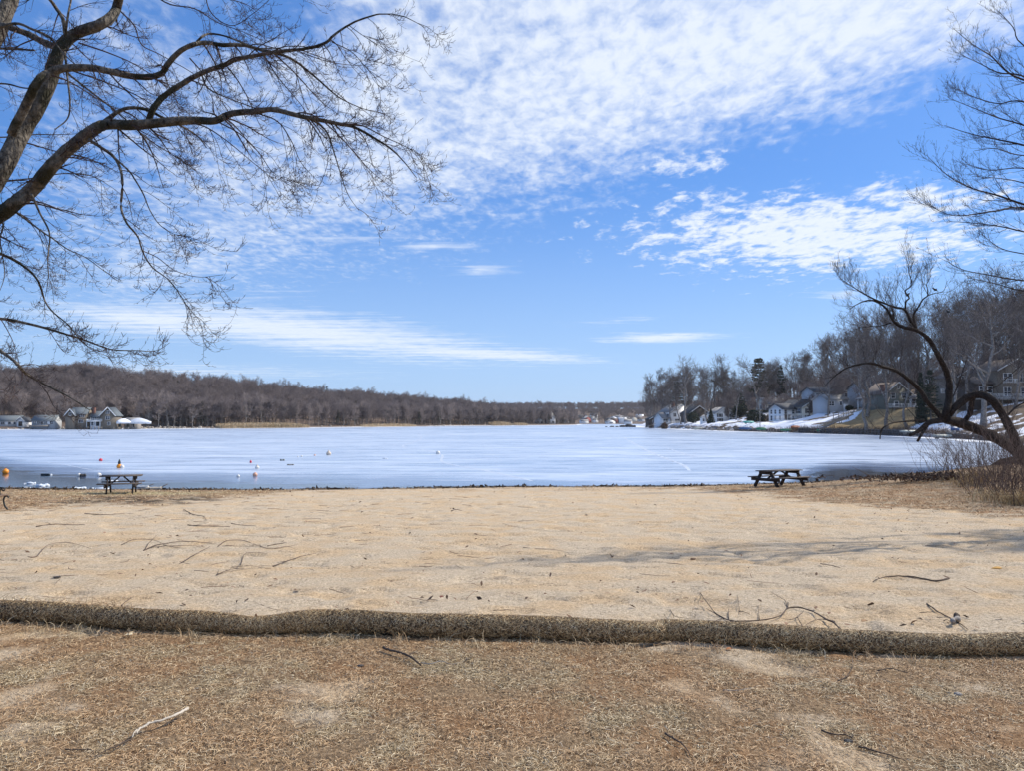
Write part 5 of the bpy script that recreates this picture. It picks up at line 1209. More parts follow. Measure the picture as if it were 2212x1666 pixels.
add_deck(hR, -11, 6, -3.0, -.06, -.1, 4.6, 'white', 1.0, 'plank')
add_railing(hR, 'balcony_railing', [(-3.6, -.1), (-3.6, -1.1), (-.8, -1.1), (-.8, -.1)], 3.5, .9, 'white')

# shore furniture of the right bank
def shore_wall(label, y0, y1, h, off=.3, seed=0):
    """dry stone wall following the waterline of the bank"""
    r = np.random.default_rng(seed); g = Geo(); y = y0
    while y < y1:
        L = r.uniform(.7, 1.6)
        for lv in range(int(h / .5)):
            x = float(bank_x(y)) - off + lv * .08 + r.uniform(-.12, .12)
            g.ball((x, y + r.uniform(-.2, .2), LAKE + .25 + lv * .5), .5, r.uniform(.7, 1.0), L * .75, .62, 7, 5, rough=.3, seed=int(y * 10 + lv))
        y += L
    b = (float(bank_x(y0)), y0, LAKE)
    g.v = [v_ - np.array(b) for v_ in g.v]
    o = g.build('stone_wall', M['stone_wall'], label=label, cat='wall'); o.location = b
shore_wall('dark stone retaining wall below the brown lawn slope', 162, 216, 1.7, seed=1)
shore_wall('low stone retaining wall below the cream gabled house', 226, 262, 1.1, seed=2)
shore_wall('low stone edging below the gabled white cottage', 268, 318, .9, seed=3)
shore_wall('stone wall under the leaning willow along the ice', 118, 150, 1.2, seed=4)
def hull(label, px, py, d, L, W, H, rz, m, cat='kayak', name='kayak', up=.25):
    b = at(px, py, d); zg = max(float(bank_z(b[0], b[1])), LAKE)
    o = empty(name, (b[0], b[1], max(zg, b[2] - .2) + .05), R(rz), label=label, cat=cat)
    n = 13; u = np.linspace(-1, 1, n); ss = np.maximum(.03, (1 - np.abs(u) ** 2.4)) ** .8; V = []
    for k in range(n):
        for a_ in np.linspace(0, math.pi, 9): V.append((u[k] * L / 2, -math.cos(a_) * W / 2 * ss[k], .06 + math.sin(a_) ** .8 * H * (.5 + .5 * ss[k]) + .12 * u[k] ** 2))
    ii = np.arange(n * 9).reshape(n, 9)
    Geo().add(V, np.concatenate([np.stack([ii[:-1, :-1], ii[:-1, 1:], ii[1:, 1:], ii[1:, :-1]], -1).reshape(-1, 4), np.stack([ii[:-1, 0], ii[1:, 0], ii[1:, 8], ii[:-1, 8]], -1)])).build('hull', M[m], o, True)
    Geo().tubes(np.stack([u * L / 2 * .9, u * 0, .08 + H * (.5 + .5 * ss) + .12 * u ** 2], 1), u * 0 + .035, 5).build('keel', M['iron'], o)
    g = Geo()
    for x in (-L * .25, L * .25): g.box(x - .05, x + .05, -W * .4, W * .4, -.25, .08)
    g.build('rack', M['plank'], o)
hull('upturned teal canoe on the snow beside the dark hedge', 1617, 914, 262, 4.6, 1.3, .7, 20, 'kayak_teal', 'canoe', 'canoe')
hull('upturned green rowing boat lying on the snow by the pole', 1644, 929, 232, 3.4, 1.5, .8, 10, 'kayak_green', 'boat', 'rowing_boat')
hull('dark blue upturned boat beside the stone edging', 1610, 928, 243, 4.0, 1.4, .7, -5, 'kayak_blue', 'boat', 'rowing_boat')
hull('pale grey upturned boat on the snowy shore below the leaning tree', 1509, 929.5, 306, 5.2, 1.6, .9, 15, 'kayak_grey', 'boat', 'rowing_boat')
hull('faded orange kayak beside the dark green boats on the snow', 1718, 930, 224, 3.6, 1.1, .7, 25, 'kayak_orange')
hull('dark green kayak leaning beside the faded orange kayak', 1699, 931, 222, 3.8, .9, .6, 5, 'kayak_green')
hull('small dark green boat on the ice edge near the wooden stairs', 1775, 936, 205, 3.0, 1.2, .6, 8, 'kayak_green', 'boat', 'rowing_boat')
hull('blue kayak on the bank behind the broken willow limb', 2063, 930, 143, 2.2, .9, .7, 20, 'kayak_blue')
hull('grey upturned boat by the shore below the willow', 2035, 944, 141, 4.2, 1.2, .5, 12, 'kayak_grey', 'boat', 'rowing_boat')
hull('pale canoe on the bank behind the willow limbs', 1965, 934, 152, 5.0, 1.0, .45, 18, 'kayak_grey', 'canoe', 'canoe')
def dock(label, px, py, d, L, W, rz, rise=.5):
    b = at(px, py, d); o = empty('dock', (b[0], b[1], LAKE), R(rz), label=label, cat='dock'); g = Geo()
    for k in range(int(L / .22)): g.box(-L / 2 + k * .22, -L / 2 + k * .22 + .19, -W / 2, W / 2, rise - .05, rise)
    g.build('planks', M['plank'], o); g = Geo()
    for x in np.linspace(-L / 2 + .3, L / 2 - .3, 4):
        for y in (-W / 2 + .1, W / 2 - .1): g.box(x - .06, x + .06, y - .06, y + .06, -.2, rise + .5)
    g.build('post', M['plank'], o)
dock('grey wooden dock lying on the shore snow near the white cottage', 1560, 931, 268, 8, 1.6, 8)
dock('stacked grey dock planks on the snow by the wooden stairs', 1680, 933, 226, 6, 1.6, 12)
dock('grey dock section on the shore across the ice by the big house', 205, 922, 312, 7, 1.6, -25, .8)
dock('low dock lying against the stones across the ice', 262, 922.5, 314, 6, 1.6, 30, .5)
pb = at(1642, 931, 236); po = empty('utility_pole', (pb[0], pb[1], pb[2]), 0, label='thin pale pole with a short crossarm standing in the shore snow', cat='pole')
Geo().lathe([(.11, -.3), (.10, 3), (.08, 6.6), (.0, 6.62)], 8).build('mast', M['plank'], po); Geo().box(-.8, .8, -.06, .06, 6.1, 6.25).box(-.25, .25, -.12, .12, 5.5, 5.9).build('crossarm', M['plank'], po)
so_ = empty('outdoor_stairs', at(1768, 929, 205), R(-8), label='grey wooden stairs with railings climbing the lawn bank', cat='stairs')
g = Geo(); n = 14
for k in range(n): g.box(k * .62, k * .62 + .6, -.8, .8, k * .3 - .06, k * .3)
g.bar((0, -.85, -.1), (n * .62, -.85, n * .3 - .1), .08, .3); g.bar((0, .85, -.1), (n * .62, .85, n * .3 - .1), .08, .3); g.build('steps', M['plank'], so_)
g = Geo()
for y in (-.85, .85):
    g.bar((0, y, 1.0), (n * .62, y, n * .3 + 1.0), .08, .1); g.bar((0, y, .55), (n * .62, y, n * .3 + .55), .06, .08)
    for k in range(0, n + 1, 3): g.box(k * .62 - .06, k * .62 + .06, y - .06, y + .06, k * .3 - 1.0, k * .3 + 1.08)
g.build('railing', M['plank'], so_)
st2 = empty('outdoor_stairs', at(1413, 920, 380), R(15), label='short wooden stairs beside the small dark cabin', cat='stairs')
g = Geo()
for k in range(8): g.box(-k * .6, -k * .6 + .58, -.7, .7, -k * .28 - .06, -k * .28)
g.build('steps', M['plank'], st2); g = Geo()
for y in (-.75, .75): g.bar((.5, y, 1.0), (-4.8, y, -1.3), .09, .11)
g.build('railing', M['plank'], st2)
fo = empty('fence', at(1800, 900, 214), R(12), label='low pale post and rail fence along the top of the lawn slope', cat='fence')
g = Geo()
for k in range(9): g.box(k * 1.6 - .07, k * 1.6 + .07, -.07, .07, -.8 + k * .16, .9 + k * .16)
g.build('post', M['plank'], fo); g = Geo()
for z_ in (.35, .75): g.bar((0, 0, z_), (12.8, 0, z_ + 1.28), .05, .12)
g.build('rail', M['plank'], fo)
# the rocky shoal off the point, and stones along both shores
for px, py, d, w_, h_ in [(1322, 923.2, 470, 3.2, .8), (1333, 923.5, 466, 2.2, .7), (1345, 923.0, 468, 4.2, 1.5), (1357, 922.8, 470, 5.2, 1.9), (1368, 923.4, 464, 3, 1.2), (1310, 923.6, 468, 1.8, .5)]:
    p = at(px, py, d); Geo().ball((0, 0, 0), 1, w_ / 2, w_ / 2.5, h_ * .8, 10, 7, rough=.4, seed=px).build('shoal_rock', M['rock'], smooth=True, label='dark rock of the low shoal off the house point', cat='rock', group='rocks of the shoal').location = (p[0], p[1], LAKE + h_ * .15)
g = Geo(); r = np.random.default_rng(55)
for k in range(420):
    s_ = r.uniform(2.2, 4.6) if k < 300 else r.uniform(4.6, 9); t_ = r.uniform(-.6, 2.2); x, y = hill_left_xy(np.array([s_]), np.array([t_])); rr = r.uniform(.25, .8)
    g.ball((float(x[0]), float(y[0]), LAKE + .1 + max(0, t_) * .3), rr, r.uniform(.8, 1.6), 1, r.uniform(.5, .9), 6, 5, rough=.35, seed=k)
for k in range(420):
    y = r.uniform(120, 430); t_ = r.uniform(-.6, 2.4); rr = r.uniform(.15, .5) * (1 + .5 * (y > 250)); x = float(bank_x(y)) + t_
    g.ball((x, y, max(float(bank_z(x, y)), LAKE) + .05), rr, r.uniform(.8, 1.6), r.uniform(.8, 1.6), r.uniform(.5, .9), 6, 5, rough=.35, seed=k + 900)
g.build('shore_stones', M['shore_rock'], label='tumbled stones along the far waterlines', cat='stones', kind='stuff')
# brush along the foot of the right bank and reeds on the left shore
r = np.random.default_rng(66); n = 5200
yb_ = np.where(r.random(n) < .55, r.uniform(150, 225, n), r.uniform(118, 420, n)); tb_ = r.normal(.9, .9, n); xb_ = bank_x(yb_) + tb_; zb_ = np.maximum(bank_z(xb_, yb_), LAKE) - .1
d_ = nrm(r.normal(size=(n, 3)) * np.array((.5, .5, .1)) + np.array((0, 0, 1.))); L_ = r.uniform(.5, 1.6, (n, 1)); p0 = np.stack([xb_, yb_, zb_], 1)
S_ = np.stack([p0, p0 + d_ * L_ * .55, p0 + d_ * L_ + r.normal(size=(n, 3)) * .12], 1)
Geo().tubes(S_, np.array([[.03, .022, .008]]).repeat(n, 0), 3).build('dry_brush', M['bramble'], label='dry brush and stalks along the foot of the house bank', cat='brush', kind='stuff')
def reeds(n, s0, s1, t0, t1, h0, h1, seed, label):
    r = np.random.default_rng(seed); s_ = r.uniform(s0, s1, n); t_ = r.uniform(t0, t1, n); x, y = hill_left_xy(s_, t_); p0 = np.stack([x, y, np.maximum(hill_left_z(s_, t_), LAKE) - .1], 1)
    env = .6 + .4 * np.sin(np.clip((s_ - s0) / (s1 - s0), 0, 1) * math.pi) ** .4
    d_ = nrm(r.normal(size=(n, 3)) * np.array((.16, .16, 0)) + np.array((0, 0, 1.))); L_ = (r.uniform(h0, h1, n) * env)[:, None]
    S_ = np.stack([p0, p0 + d_ * L_ * .7, p0 + d_ * L_], 1); sd = nrm(np.cross(d_, r.normal(size=(n, 3))))
    Geo().ribbons(S_, sd, np.array([[.05, .045, .09]]).repeat(n, 0)).build('reeds', M['reed'], label=label, cat='reeds', kind='stuff')
reeds(9000, 4.95, 6.05, -2.5, 3, 1.6, 2.7, 1, 'tall tan reed bed at the foot of the wood across the ice')
reeds(2200, 6.6, 7.25, -2, 2, 1.2, 2.2, 2, 'lower tan reeds farther along the wooded shore')
reeds(2600, 8.55, 8.95, -2.5, 3, 2.0, 3.4, 3, 'distant tan reed patch near the far end of the wooded shore')
reeds(1400, 9.05, 9.3, -2.5, 2, 1.6, 2.6, 4, 'last small tan reed patch before the twin gabled house')
# ------------------------------------------------------------------ things on the beach
def picnic_table(label, px, py, d, L, yaw, H=.76, W=.74, aspan=1.3):
    b = ground_at(px, py); o = empty('picnic_table', (b[0], b[1], float(gz(b[0], b[1])) - .01), R(yaw), label=label, cat='picnic table')
    r = random.Random(px)
    g = Geo(); n = 5; bw = W / n
    for i in range(n): g.box(-L / 2 + r.uniform(-.012, .012), L / 2 + r.uniform(-.012, .012), -W / 2 + i * bw + .006, -W / 2 + (i + 1) * bw - .006, H - .042, H + r.uniform(-.004, .004))
    g.build('tabletop', M['wood_top'], o)
    for sy in (-1, 1):
        g = Geo()
        for j in (0, 1): g.box(-L / 2 - .04, L / 2 + .04, sy * .66 + j * .142 - .142, sy * .66 + j * .142 - .006, .43, .47)
        g.build('seat', M['wood_top'], o)
    for sx in (-1, 1):
        x = sx * aspan / 2
        for sy in (-1, 1):
            g = Geo().bar((x, sy * .66, 0), (x, sy * .24, H - .045), .05, .15, up=(0, sy, 0)); g.build('leg', M['wood_dark'], o)
        Geo().box(x + .03 * sx, x + .08 * sx, -.80, .80, .285, .428).build('seat_support', M['wood_dark'], o)
        Geo().box(x + .03 * sx, x + .08 * sx, -W / 2 + .03, W / 2 - .03, H - .18, H - .045).build('top_support', M['wood_dark'], o)
        Geo().bar((x - .03 * sx, 0, .36), (x - sx * aspan * .42, 0, H - .06), .09, .05).build('brace', M['wood_dark'], o)
picnic_table('dark weathered picnic table standing small and short beside the yellowed grass', 262, 1067, 29, 1.55, 20, aspan=.95)
picnic_table('dark weathered picnic table standing broadside by the open water', 1684, 1052, 36.5, 2.3, 31, aspan=1.75)

# iron bench reaching into the frame at the left
b = ground_at(-8, 1103); bo = empty('park_bench', (b[0], b[1], float(gz(b[0], b[1])) - .01), R(4), label='iron-ended park bench cut off by the frame edge', cat='bench')
for yy_ in (0, -1.5):
    g = Geo(); K = lambda pts, r0, n=20: g.tubes(np.stack([spline([(x, 0, z) for x, z in pts], n)[:, 0], np.full(n, yy_), spline([(x, 0, z) for x, z in pts], n)[:, 2]], 1), np.full(n, r0), 7, cap=True)
    K([(-.30, 0), (-.24, .2), (-.22, .42), (-.30, .85)], .024); K([(.33, .0), (.22, .16), (.20, .34), (.27, .42)], .024); K([(-.24, .40), (0, .405), (.2, .42), (.31, .40), (.33, .36)], .022)
    K([(-.24, .64), (-.05, .66), (.12, .655), (.22, .62), (.20, .57), (.14, .58), (.15, .62)], .02); K([(.12, .42), (.08, .52), (.12, .64)], .017)
    g.build('bench_end', M['iron'], bo)
for i in range(5): Geo().box(-.20 + i * .10, -.115 + i * .10, -1.55, .06, .425, .455).build('seat_slat', M['slat'], bo)
for i in range(4): Geo().box(-.255 - i * .025, -.225 - i * .025, -1.55, .06, .50 + i * .1, .58 + i * .1).build('back_slat', M['slat'], bo)

# ------------------------------------------------------------------ straw roll
RS = spline(np.stack([roll[:, 0], roll[:, 1], roll[:, 2]], 1), 460)
rx, ry, rr_ = RS[:, 0], RS[:, 1], RS[:, 2] * (1 + .07 * (fbm(np.arange(460) * .07, np.arange(460) * 0 + 4, 3) - .5))
rz_ = gz(rx, ry) + rr_ * .93
axis = np.stack([rx, ry, rz_], 1); tan = nrm(np.gradient(axis, axis=0)); side = nrm(np.cross(tan, np.array((0, 0, 1.)))); upv = np.cross(side, tan)
def roll_surf(i, a_, lift=0.0):
    """point on the roll at sample i, angle a_ round it (squashed a little at the bottom)"""
    i0 = np.clip(np.floor(i).astype(int), 0, 458); f = (i - i0)[..., None]
    lerp = lambda A: A[i0] * (1 - f) + A[i0 + 1] * f
    rr = (rr_[i0] * (1 - f[..., 0]) + rr_[i0 + 1] * f[..., 0]) * (1 + .10 * (fbm(i * .09 + 3, a_ * 1.3 + 8, 3) - .5)) + lift
    ca, sa = np.cos(a_), np.sin(a_)
    sa = np.where(sa < 0, sa * .95, sa)
    nn_ = nrm(lerp(side) * ca[..., None] + lerp(upv) * sa[..., None])
    return lerp(axis) + nn_ * rr[..., None], nn_, lerp(tan)
ro = empty('straw_roll', (0, 0, 0), 0, label='long netted straw erosion roll lying across the beach', cat='erosion roll')
I_, A_ = np.meshgrid(np.arange(460).astype(float), np.linspace(0, 2 * math.pi, 29)[:-1], indexing='ij')
P_, _, _ = roll_surf(np.minimum(I_, 458.99), A_); ii = np.arange(460 * 28).reshape(460, 28)
m_core = mat('straw_core', (.075, .05, .03), .9, .5, 22, .8, 70)
Geo().add(P_.reshape(-1, 3), np.stack([ii[:-1], np.roll(ii[:-1], -1, 1), np.roll(ii[1:], -1, 1), ii[1:]], -1).reshape(-1, 4)).build('core', m_core, ro, True)
r = np.random.default_rng(21); n = 130000
fi = r.uniform(0, 458.9, n); ang = r.uniform(-1.0, 4.1, n)
p, nn_, tg = roll_surf(fi, ang, .001)
bn = np.cross(nn_, tg); th = r.normal(0, .95, n) + .5; dd_ = nrm(tg * np.cos(th)[:, None] + bn * np.sin(th)[:, None] + nn_ * (np.abs(r.normal(0, .10, n)) * .8)[:, None])
L_ = r.uniform(.014, .048, (n, 1)); 
S_ = np.stack([p - dd_ * L_ * .5, p + nn_ * .002, p + dd_ * L_ * .5 + nn_ * r.uniform(-.003, .006, (n, 1))], 1)
sd = nrm(np.cross(dd_, nn_) + nn_ * r.normal(0, .35, (n, 1)))
m_straw, nt, b_ = new_mat('straw')
g_ = nt.node('ShaderNodeNewGeometry').outputs['Random Per Island']
nt.l.new(nt.ramp(g_, [(0, (.030, .019, .011)), (.34, (.20, .115, .05)), (.60, (.57, .365, .165)), (.86, (.86, .62, .32)), (1, (.98, .82, .54))]), b_.inputs['Base Color']); b_.inputs['Roughness'].default_value = .5; b_.inputs['Specular IOR Level'].default_value = .35
Geo().ribbons(S_, sd, r.uniform(.0006, .0014, (n, 1)) * np.array([[.9, 1, .7]])).build('straw', m_straw, ro)
g = Geo()
for dirn in (-1, 1):
    for k in range(15):
        tt = np.linspace(0, 458.9, 1500); a_ = k * 2 * math.pi / 15 + dirn * tt * .21
        p, _, _ = roll_surf(tt, a_ % (2 * math.pi), .004)
        g.tubes(p[None], np.full((1, 1500), .0008), 3)
g.build('netting', mat('netting', (.018, .014, .012), .7, .2, 10), ro)

# ------------------------------------------------------------------ dead grass
def grass(name, label, x, y, n_per, Lr, wr, flat, m, seed, curl=.5, up0=(.15, .9)):
    r = np.random.default_rng(seed); k = len(x)
    z = gz(x, y); a_ = r.uniform(0, 2 * math.pi, k); el = r.uniform(up0[0], up0[1], k) * flat
    L_ = r.uniform(*Lr, k)[:, None]; h_ = np.stack([np.cos(a_), np.sin(a_), 0 * a_], 1)
    p0 = np.stack([x, y, z - .004 + r.uniform(0, .012, k)], 1)
    d0 = nrm(h_ + np.array((0, 0, 1.)) * np.tan(el)[:, None]); side_ = np.stack([-np.sin(a_), np.cos(a_), 0 * a_], 1)
    bend = r.normal(0, curl, (k, 1))
    p1 = p0 + d0 * L_ * .5; d1 = nrm(d0 + side_ * bend + np.array((0, 0, -.45)) * flat); p2 = p1 + d1 * L_ * .35; d2 = nrm(d1 + side_ * bend * .8 + np.array((0, 0, -.5)) * flat); p3 = p2 + d2 * L_ * .3
    S_ = np.stack([p0, p1, p2, p3], 1)
    w_ = r.uniform(*wr, (k, 1)) * np.array([[.8, 1, .8, .25]])
    tw = nrm(side_ + np.array((0, 0, 1.)) * r.normal(0, .5, (k, 1)))
    return Geo().ribbons(S_, tw, w_)
m_grass, nt, b_ = new_mat('dead_grass')
g_ = nt.node('ShaderNodeNewGeometry').outputs['Random Per Island']; oc = nt.node('ShaderNodeTexCoord').outputs['Object']
pat = nt.smooth(nt.noise(oc, 1.3, 4, .6), .42, .62)
cA = nt.ramp(g_, [(0, (.08, .048, .026)), (.3, (.34, .205, .105)), (.65, (.56, .365, .195)), (.92, (.66, .49, .30)), (1, (.78, .65, .45))])
cB = nt.ramp(g_, [(0, (.085, .06, .032)), (.3, (.34, .25, .135)), (.7, (.58, .45, .27)), (1, (.80, .68, .48))])
nt.l.new(nt.mix(pat, cA, cB), b_.inputs['Base Color']); b_.inputs['Roughness'].default_value = .65; b_.inputs['Specular IOR Level'].default_value = .25
r = np.random.default_rng(31)
y = 2.6 + 3.9 * r.random(1150000) ** 1.15; x = r.uniform(-1, 1, len(y)) * (y * .74 + .5)
inb = (y < roll_y(x) + .02); cv = cover(x, y); cl_ = .25 + .75 * sstep(.35, .6, fbm(x * 6, y * 6, 3))
keep = inb & (r.random(len(y)) < (.03 + .97 * cv) * cl_ * .5)
x, y = x[keep], y[keep]
gg = grass('g', '', x, y, 0, (.016, .058), (.0007, .0016), 1.0, None, 32, curl=.28, up0=(.0, .42))
# taller stray tufts along the foot of the roll
nt_ = 130; tx = np.repeat(r.uniform(-4.6, 4.6, nt_), 16); ty = roll_y(tx) - .17 - r.uniform(0, .16, len(tx)); tx = tx + r.normal(0, .03, len(tx))
g2 = grass('g', '', tx, ty, 0, (.04, .11), (.0008, .0015), 1.0, None, 33, curl=.5, up0=(.5, 1.35))
gg.v += g2.v; gg.q += [q_ + gg.n for q_ in g2.q]; gg.n += g2.n
gg.build('dead_grass', m_grass, label='matted dead brown grass on the lawn this side of the straw roll', cat='grass', kind='stuff')
# coarser tufts on the strip along the water, the mound and behind the roll
n = 150000; y = 13 + 33 * r.random(n); x = r.uniform(-1, 1, n) * (y * .72 + 2)
cv = cover(x, y); keep = (r.random(n) < cv * .8) & (y < shore_d(x) - .7)
x, y = x[keep], y[keep]
gg = grass('g', '', x, y, 0, (.05, .14), (.004, .009), 1.0, None, 34, up0=(.1, .8))
tx = at(0, 1300, 6.6)[0] + r.uniform(-.6, .95, 1500); ty = roll_y(tx) + .22 + r.uniform(0, .42, 1500)
g2 = grass('g', '', tx, ty, 0, (.06, .2), (.0012, .0024), 1.0, None, 35, up0=(.2, 1.1)); gg.v += g2.v; gg.q += [q_ + gg.n for q_ in g2.q]; gg.n += g2.n
gg.build('dead_grass', m_grass, label='tawny dead grass on the strip and mound beside the water', cat='grass', kind='stuff')
# crumbs of leaves and twig bits on the sand, wrack along the waterline
n = 620; y = 6.2 + 28 * r.random(n) ** 1.7; x = r.uniform(-1, 1, n) * (y * .7 + .5); k_ = y > roll_y(x) + .25; x, y = x[k_], y[k_]
p0 = np.stack([x, y, gz(x, y) + .012], 1); d_ = nrm(r.normal(size=(len(x), 3)) * np.array((1, 1, .25))); L_ = r.uniform(.008, .03, (len(x), 1)) * (1 + y[:, None] * .03)
S_ = np.stack([p0 - d_ * L_, p0 + np.array((0, 0, .006)), p0 + d_ * L_ + np.array((0, 0, 1.)) * L_ * r.uniform(0, .6, (len(x), 1))], 1)
g = Geo().ribbons(S_, nrm(np.cross(d_, np.array((0, 0, 1.))) + r.normal(size=(len(x), 3)) * .4), L_ * np.array([[.12, .55, .1]]))
n = 230; y = 6.4 + 22 * r.random(n) ** .9; x = np.where(r.random(n) < .8, -r.random(n), r.uniform(-1, 1, n)) * (y * .68); k_ = y > roll_y(x) + .25; x, y = x[k_], y[k_]
P0 = np.stack([x, y, gz(x, y) + .008], 1)[:, None]; ang = r.normal(0, 1.0, len(x)); L_ = r.uniform(.05, .32, len(x)) * (1 + y * .03)
h_ = np.stack([np.cos(ang), np.sin(ang), ang * 0], 1); sdv = np.stack([-np.sin(ang), np.cos(ang), ang * 0], 1); u = np.linspace(-.5, .5, 6)[None, :, None]
cu = r.normal(0, .25, (len(x), 1, 1)); T3 = P0 + h_[:, None] * u * L_[:, None, None] + sdv[:, None] * (u ** 2) * cu * L_[:, None, None] + r.normal(size=(len(x), 6, 3)) * np.array((.004, .004, .002))
g.tubes(T3, (.0012 + .0012 * r.random((len(x), 1))) * np.array([[1, 1, .95, .85, .7, .4]]) * (1 + y[:, None] * .06), 4)
g.build('leaf_litter', M['litter'], label='crumbs of dead leaves and thin twigs strewn over the sand', cat='litter', kind='stuff')
n = 3600; x = r.uniform(-30, 17, n); y = shore_d(x) - .45 + r.normal(0, .42, n) - .0; p0 = np.stack([x, y, np.maximum(gz(x, y), LAKE) + .01], 1); d_ = nrm(r.normal(size=(n, 3)) * np.array((1, 1, .4))); L_ = r.uniform(.03, .10, (n, 1)) * sstep(.2, .6, fbm(x * .8, y * .3, 3))[:, None] * 1.6 + .01
S_ = np.stack([p0 - d_ * L_, p0 + np.array((0, 0, .02)), p0 + d_ * L_ + np.array((0, 0, .02))], 1)
Geo().ribbons(S_, nrm(np.cross(d_, np.array((0, 0, 1.))) + r.normal(size=(n, 3)) * .5), L_ * np.array([[.2, .4, .1]])).build('wrack', mat('wet_wrack', (.065, .047, .032), .8, .5, 3, island=.5), label='dark line of washed-up leaves along the water edge', cat='wrack', kind='stuff')

# ------------------------------------------------------------------ sticks
def stick(label, parts, w_, m='stick', name='stick', cat='stick', lift=.006, taper=.35, seed=0):
    """parts: polylines in picture points lying on the ground; the first is the main stem"""
    rr0 = np.random.default_rng(seed + 5); base = ground_at(*parts[0][0]); o = empty(name, base, label=label, cat=cat)
    for k, pts in enumerate(parts):
        G_ = []
        for (px, py) in pts: q_ = ground_at(px, py); q_[2] = gz(q_[0], q_[1]); G_.append(q_)
        P_ = spline(np.array(G_), max(8, len(pts) * 4)); dist = np.linalg.norm(P_[0] - np.array((0, 0, EYE)))
        r0 = w_ * .60 * (1 if k == 0 else .5) / F * dist / 2
        u = np.linspace(0, 1, len(P_)); R_ = r0 * (1 - (1 - taper) * u) * (1 + .12 * rr0.normal(size=len(P_)))
        P_[:, 2] += R_ * .7 + lift + .03 * np.sin(u * math.pi) * rr0.uniform(0, .8) * (k > 0 or len(pts) > 4)
        P_ += rr0.normal(size=P_.shape) * r0 * .18
        Geo().tubes(P_ - base, np.maximum(R_, .0011), 7, cap=True).build('stem' if k == 0 else 'twig', M[m], o, True)
    return o
stick('long forked branch arching on the sand just behind the straw roll', [[(1818, 1368.6), (1801, 1350.6), (1785, 1343.7), (1758, 1328), (1730, 1317.7), (1702, 1318.7), (1688.5, 1333), (1661, 1343.7), (1619, 1347), (1584.6, 1346.5), (1560, 1338.5), (1539.5, 1323), (1512, 1283)], [(1702, 1318.7), (1696, 1304), (1688, 1298.6), (1668, 1284.8)], [(1702, 1319), (1703, 1308), (1699, 1304)], [(1593, 1347), (1596.7, 1323), (1593, 1288)], [(1804, 1347), (1775, 1346), (1751, 1352), (1735, 1361)], [(1735, 1361), (1723, 1338.5), (1730, 1332), (1737, 1323)], [(1723, 1338.5), (1710, 1344), (1692, 1341)], [(1560, 1338), (1535, 1328), (1525, 1318)], [(1562, 1340), (1578, 1350), (1592, 1360)], [(1640, 1345), (1638, 1312)], [(1596, 1326), (1620, 1331)], [(1560, 1341), (1545, 1351), (1537, 1354)], [(1574, 1343), (1574, 1318)]], 6.0, seed=1)
stick('single curved stick lying alone on the shaded sand', [[(2049, 1253.6), (2021, 1259), (1979.5, 1252), (1938, 1248), (1903, 1252), (1886, 1259)], [(1900, 1253), (1891, 1251)], [(1945, 1248), (1975, 1257), (2030, 1262)]], 6.5, seed=2)
stick('short thin bent stick on open sand beyond the curved stick', [[(1771.6, 1220.7), (1790, 1223), (1815, 1229)]], 3.5, seed=3)
stick('thin crossed twigs beside the pale driftwood lump', [[(2002, 1309), (2030, 1328), (2060, 1345), (2092, 1366)], [(1986, 1328), (2010, 1329), (2031, 1331), (2060, 1343)], [(2024, 1338), (2045, 1339)], [(2038, 1347), (2055, 1352)]], 4.5, seed=4)
stick('dark broken twig bundle with a fork on the left half of the sand', [[(310.5, 1192.6), (330, 1185), (353, 1179.5), (392, 1173.6), (425, 1174), (457.5, 1176)], [(312, 1191), (320, 1180), (327, 1173), (340, 1156.6)], [(353, 1180), (380, 1186), (400, 1187)], [(330, 1185), (370, 1182), (430, 1180)], [(262, 1180), (290, 1170), (330, 1171), (352, 1176)]], 4.5, seed=5)
stick('slim straight twig slanting away below the forked twig bundle', [[(387, 1222), (415, 1204), (435, 1193), (454, 1183)], [(415, 1204), (432, 1197)]], 3.2, seed=6)
stick('long sinuous twig curving over pale sand', [[(470.6, 1183), (490, 1171), (523, 1170), (555.6, 1181), (588, 1188.6), (640.6, 1179.5)], [(588, 1188), (620, 1186), (640, 1190)], [(480, 1182), (540, 1184), (600, 1187)]], 2.6, 'twig_lit', seed=7)
stick('hooked thin twig bent at a right angle on the sand', [[(519.6, 1223.6), (529, 1199), (552, 1196), (578, 1199)]], 2.6, seed=8)
stick('straight dark twig pointing away toward the lake', [[(589.9, 1227), (620.6, 1215), (653.6, 1204), (683, 1197.5)], [(620, 1215), (600, 1218)]], 4.2, seed=9)
stick('fan of thin twigs nearest the middle of the sand', [[(467, 1245), (496.7, 1233.4), (520, 1232), (539, 1235)], [(467, 1245), (500, 1238), (545, 1232), (560, 1230)], [(470, 1243), (473, 1233)], [(500, 1228), (540, 1226), (565, 1229)]], 3.4, seed=10)
stick('wide arching thin twig on the sand near the left edge', [[(60, 1206), (78.4, 1205.6), (104.6, 1181), (147, 1176), (196, 1187.6)]], 2.6, 'twig_lit', seed=11)
stick('short dark twig slanting just behind the straw roll', [[(261.4, 1312), (275, 1301), (289, 1292)]], 3.5, seed=12)
stick('small dark twig with a blunt end right of the sinuous twig', [[(578, 1183), (600, 1178), (619, 1174.6)]], 4, seed=13)
stick('long brown stick lying level near the left edge of the beach', [[(78.4, 1140), (117.6, 1134.6), (150, 1136), (183, 1136)], [(110, 1136), (98, 1131)]], 3.4, seed=14)
stick('long level twig nearest the waterline grass', [[(183, 1112), (222, 1113.7), (260, 1112), (290, 1111)], [(222, 1113), (200, 1116)]], 2.8, seed=15)
stick('dark level branch lying across the upper sand', [[(405, 1137), (431, 1138.5), (465, 1139), (497, 1140)], [(420, 1138), (445, 1133)]], 3.4, seed=16)
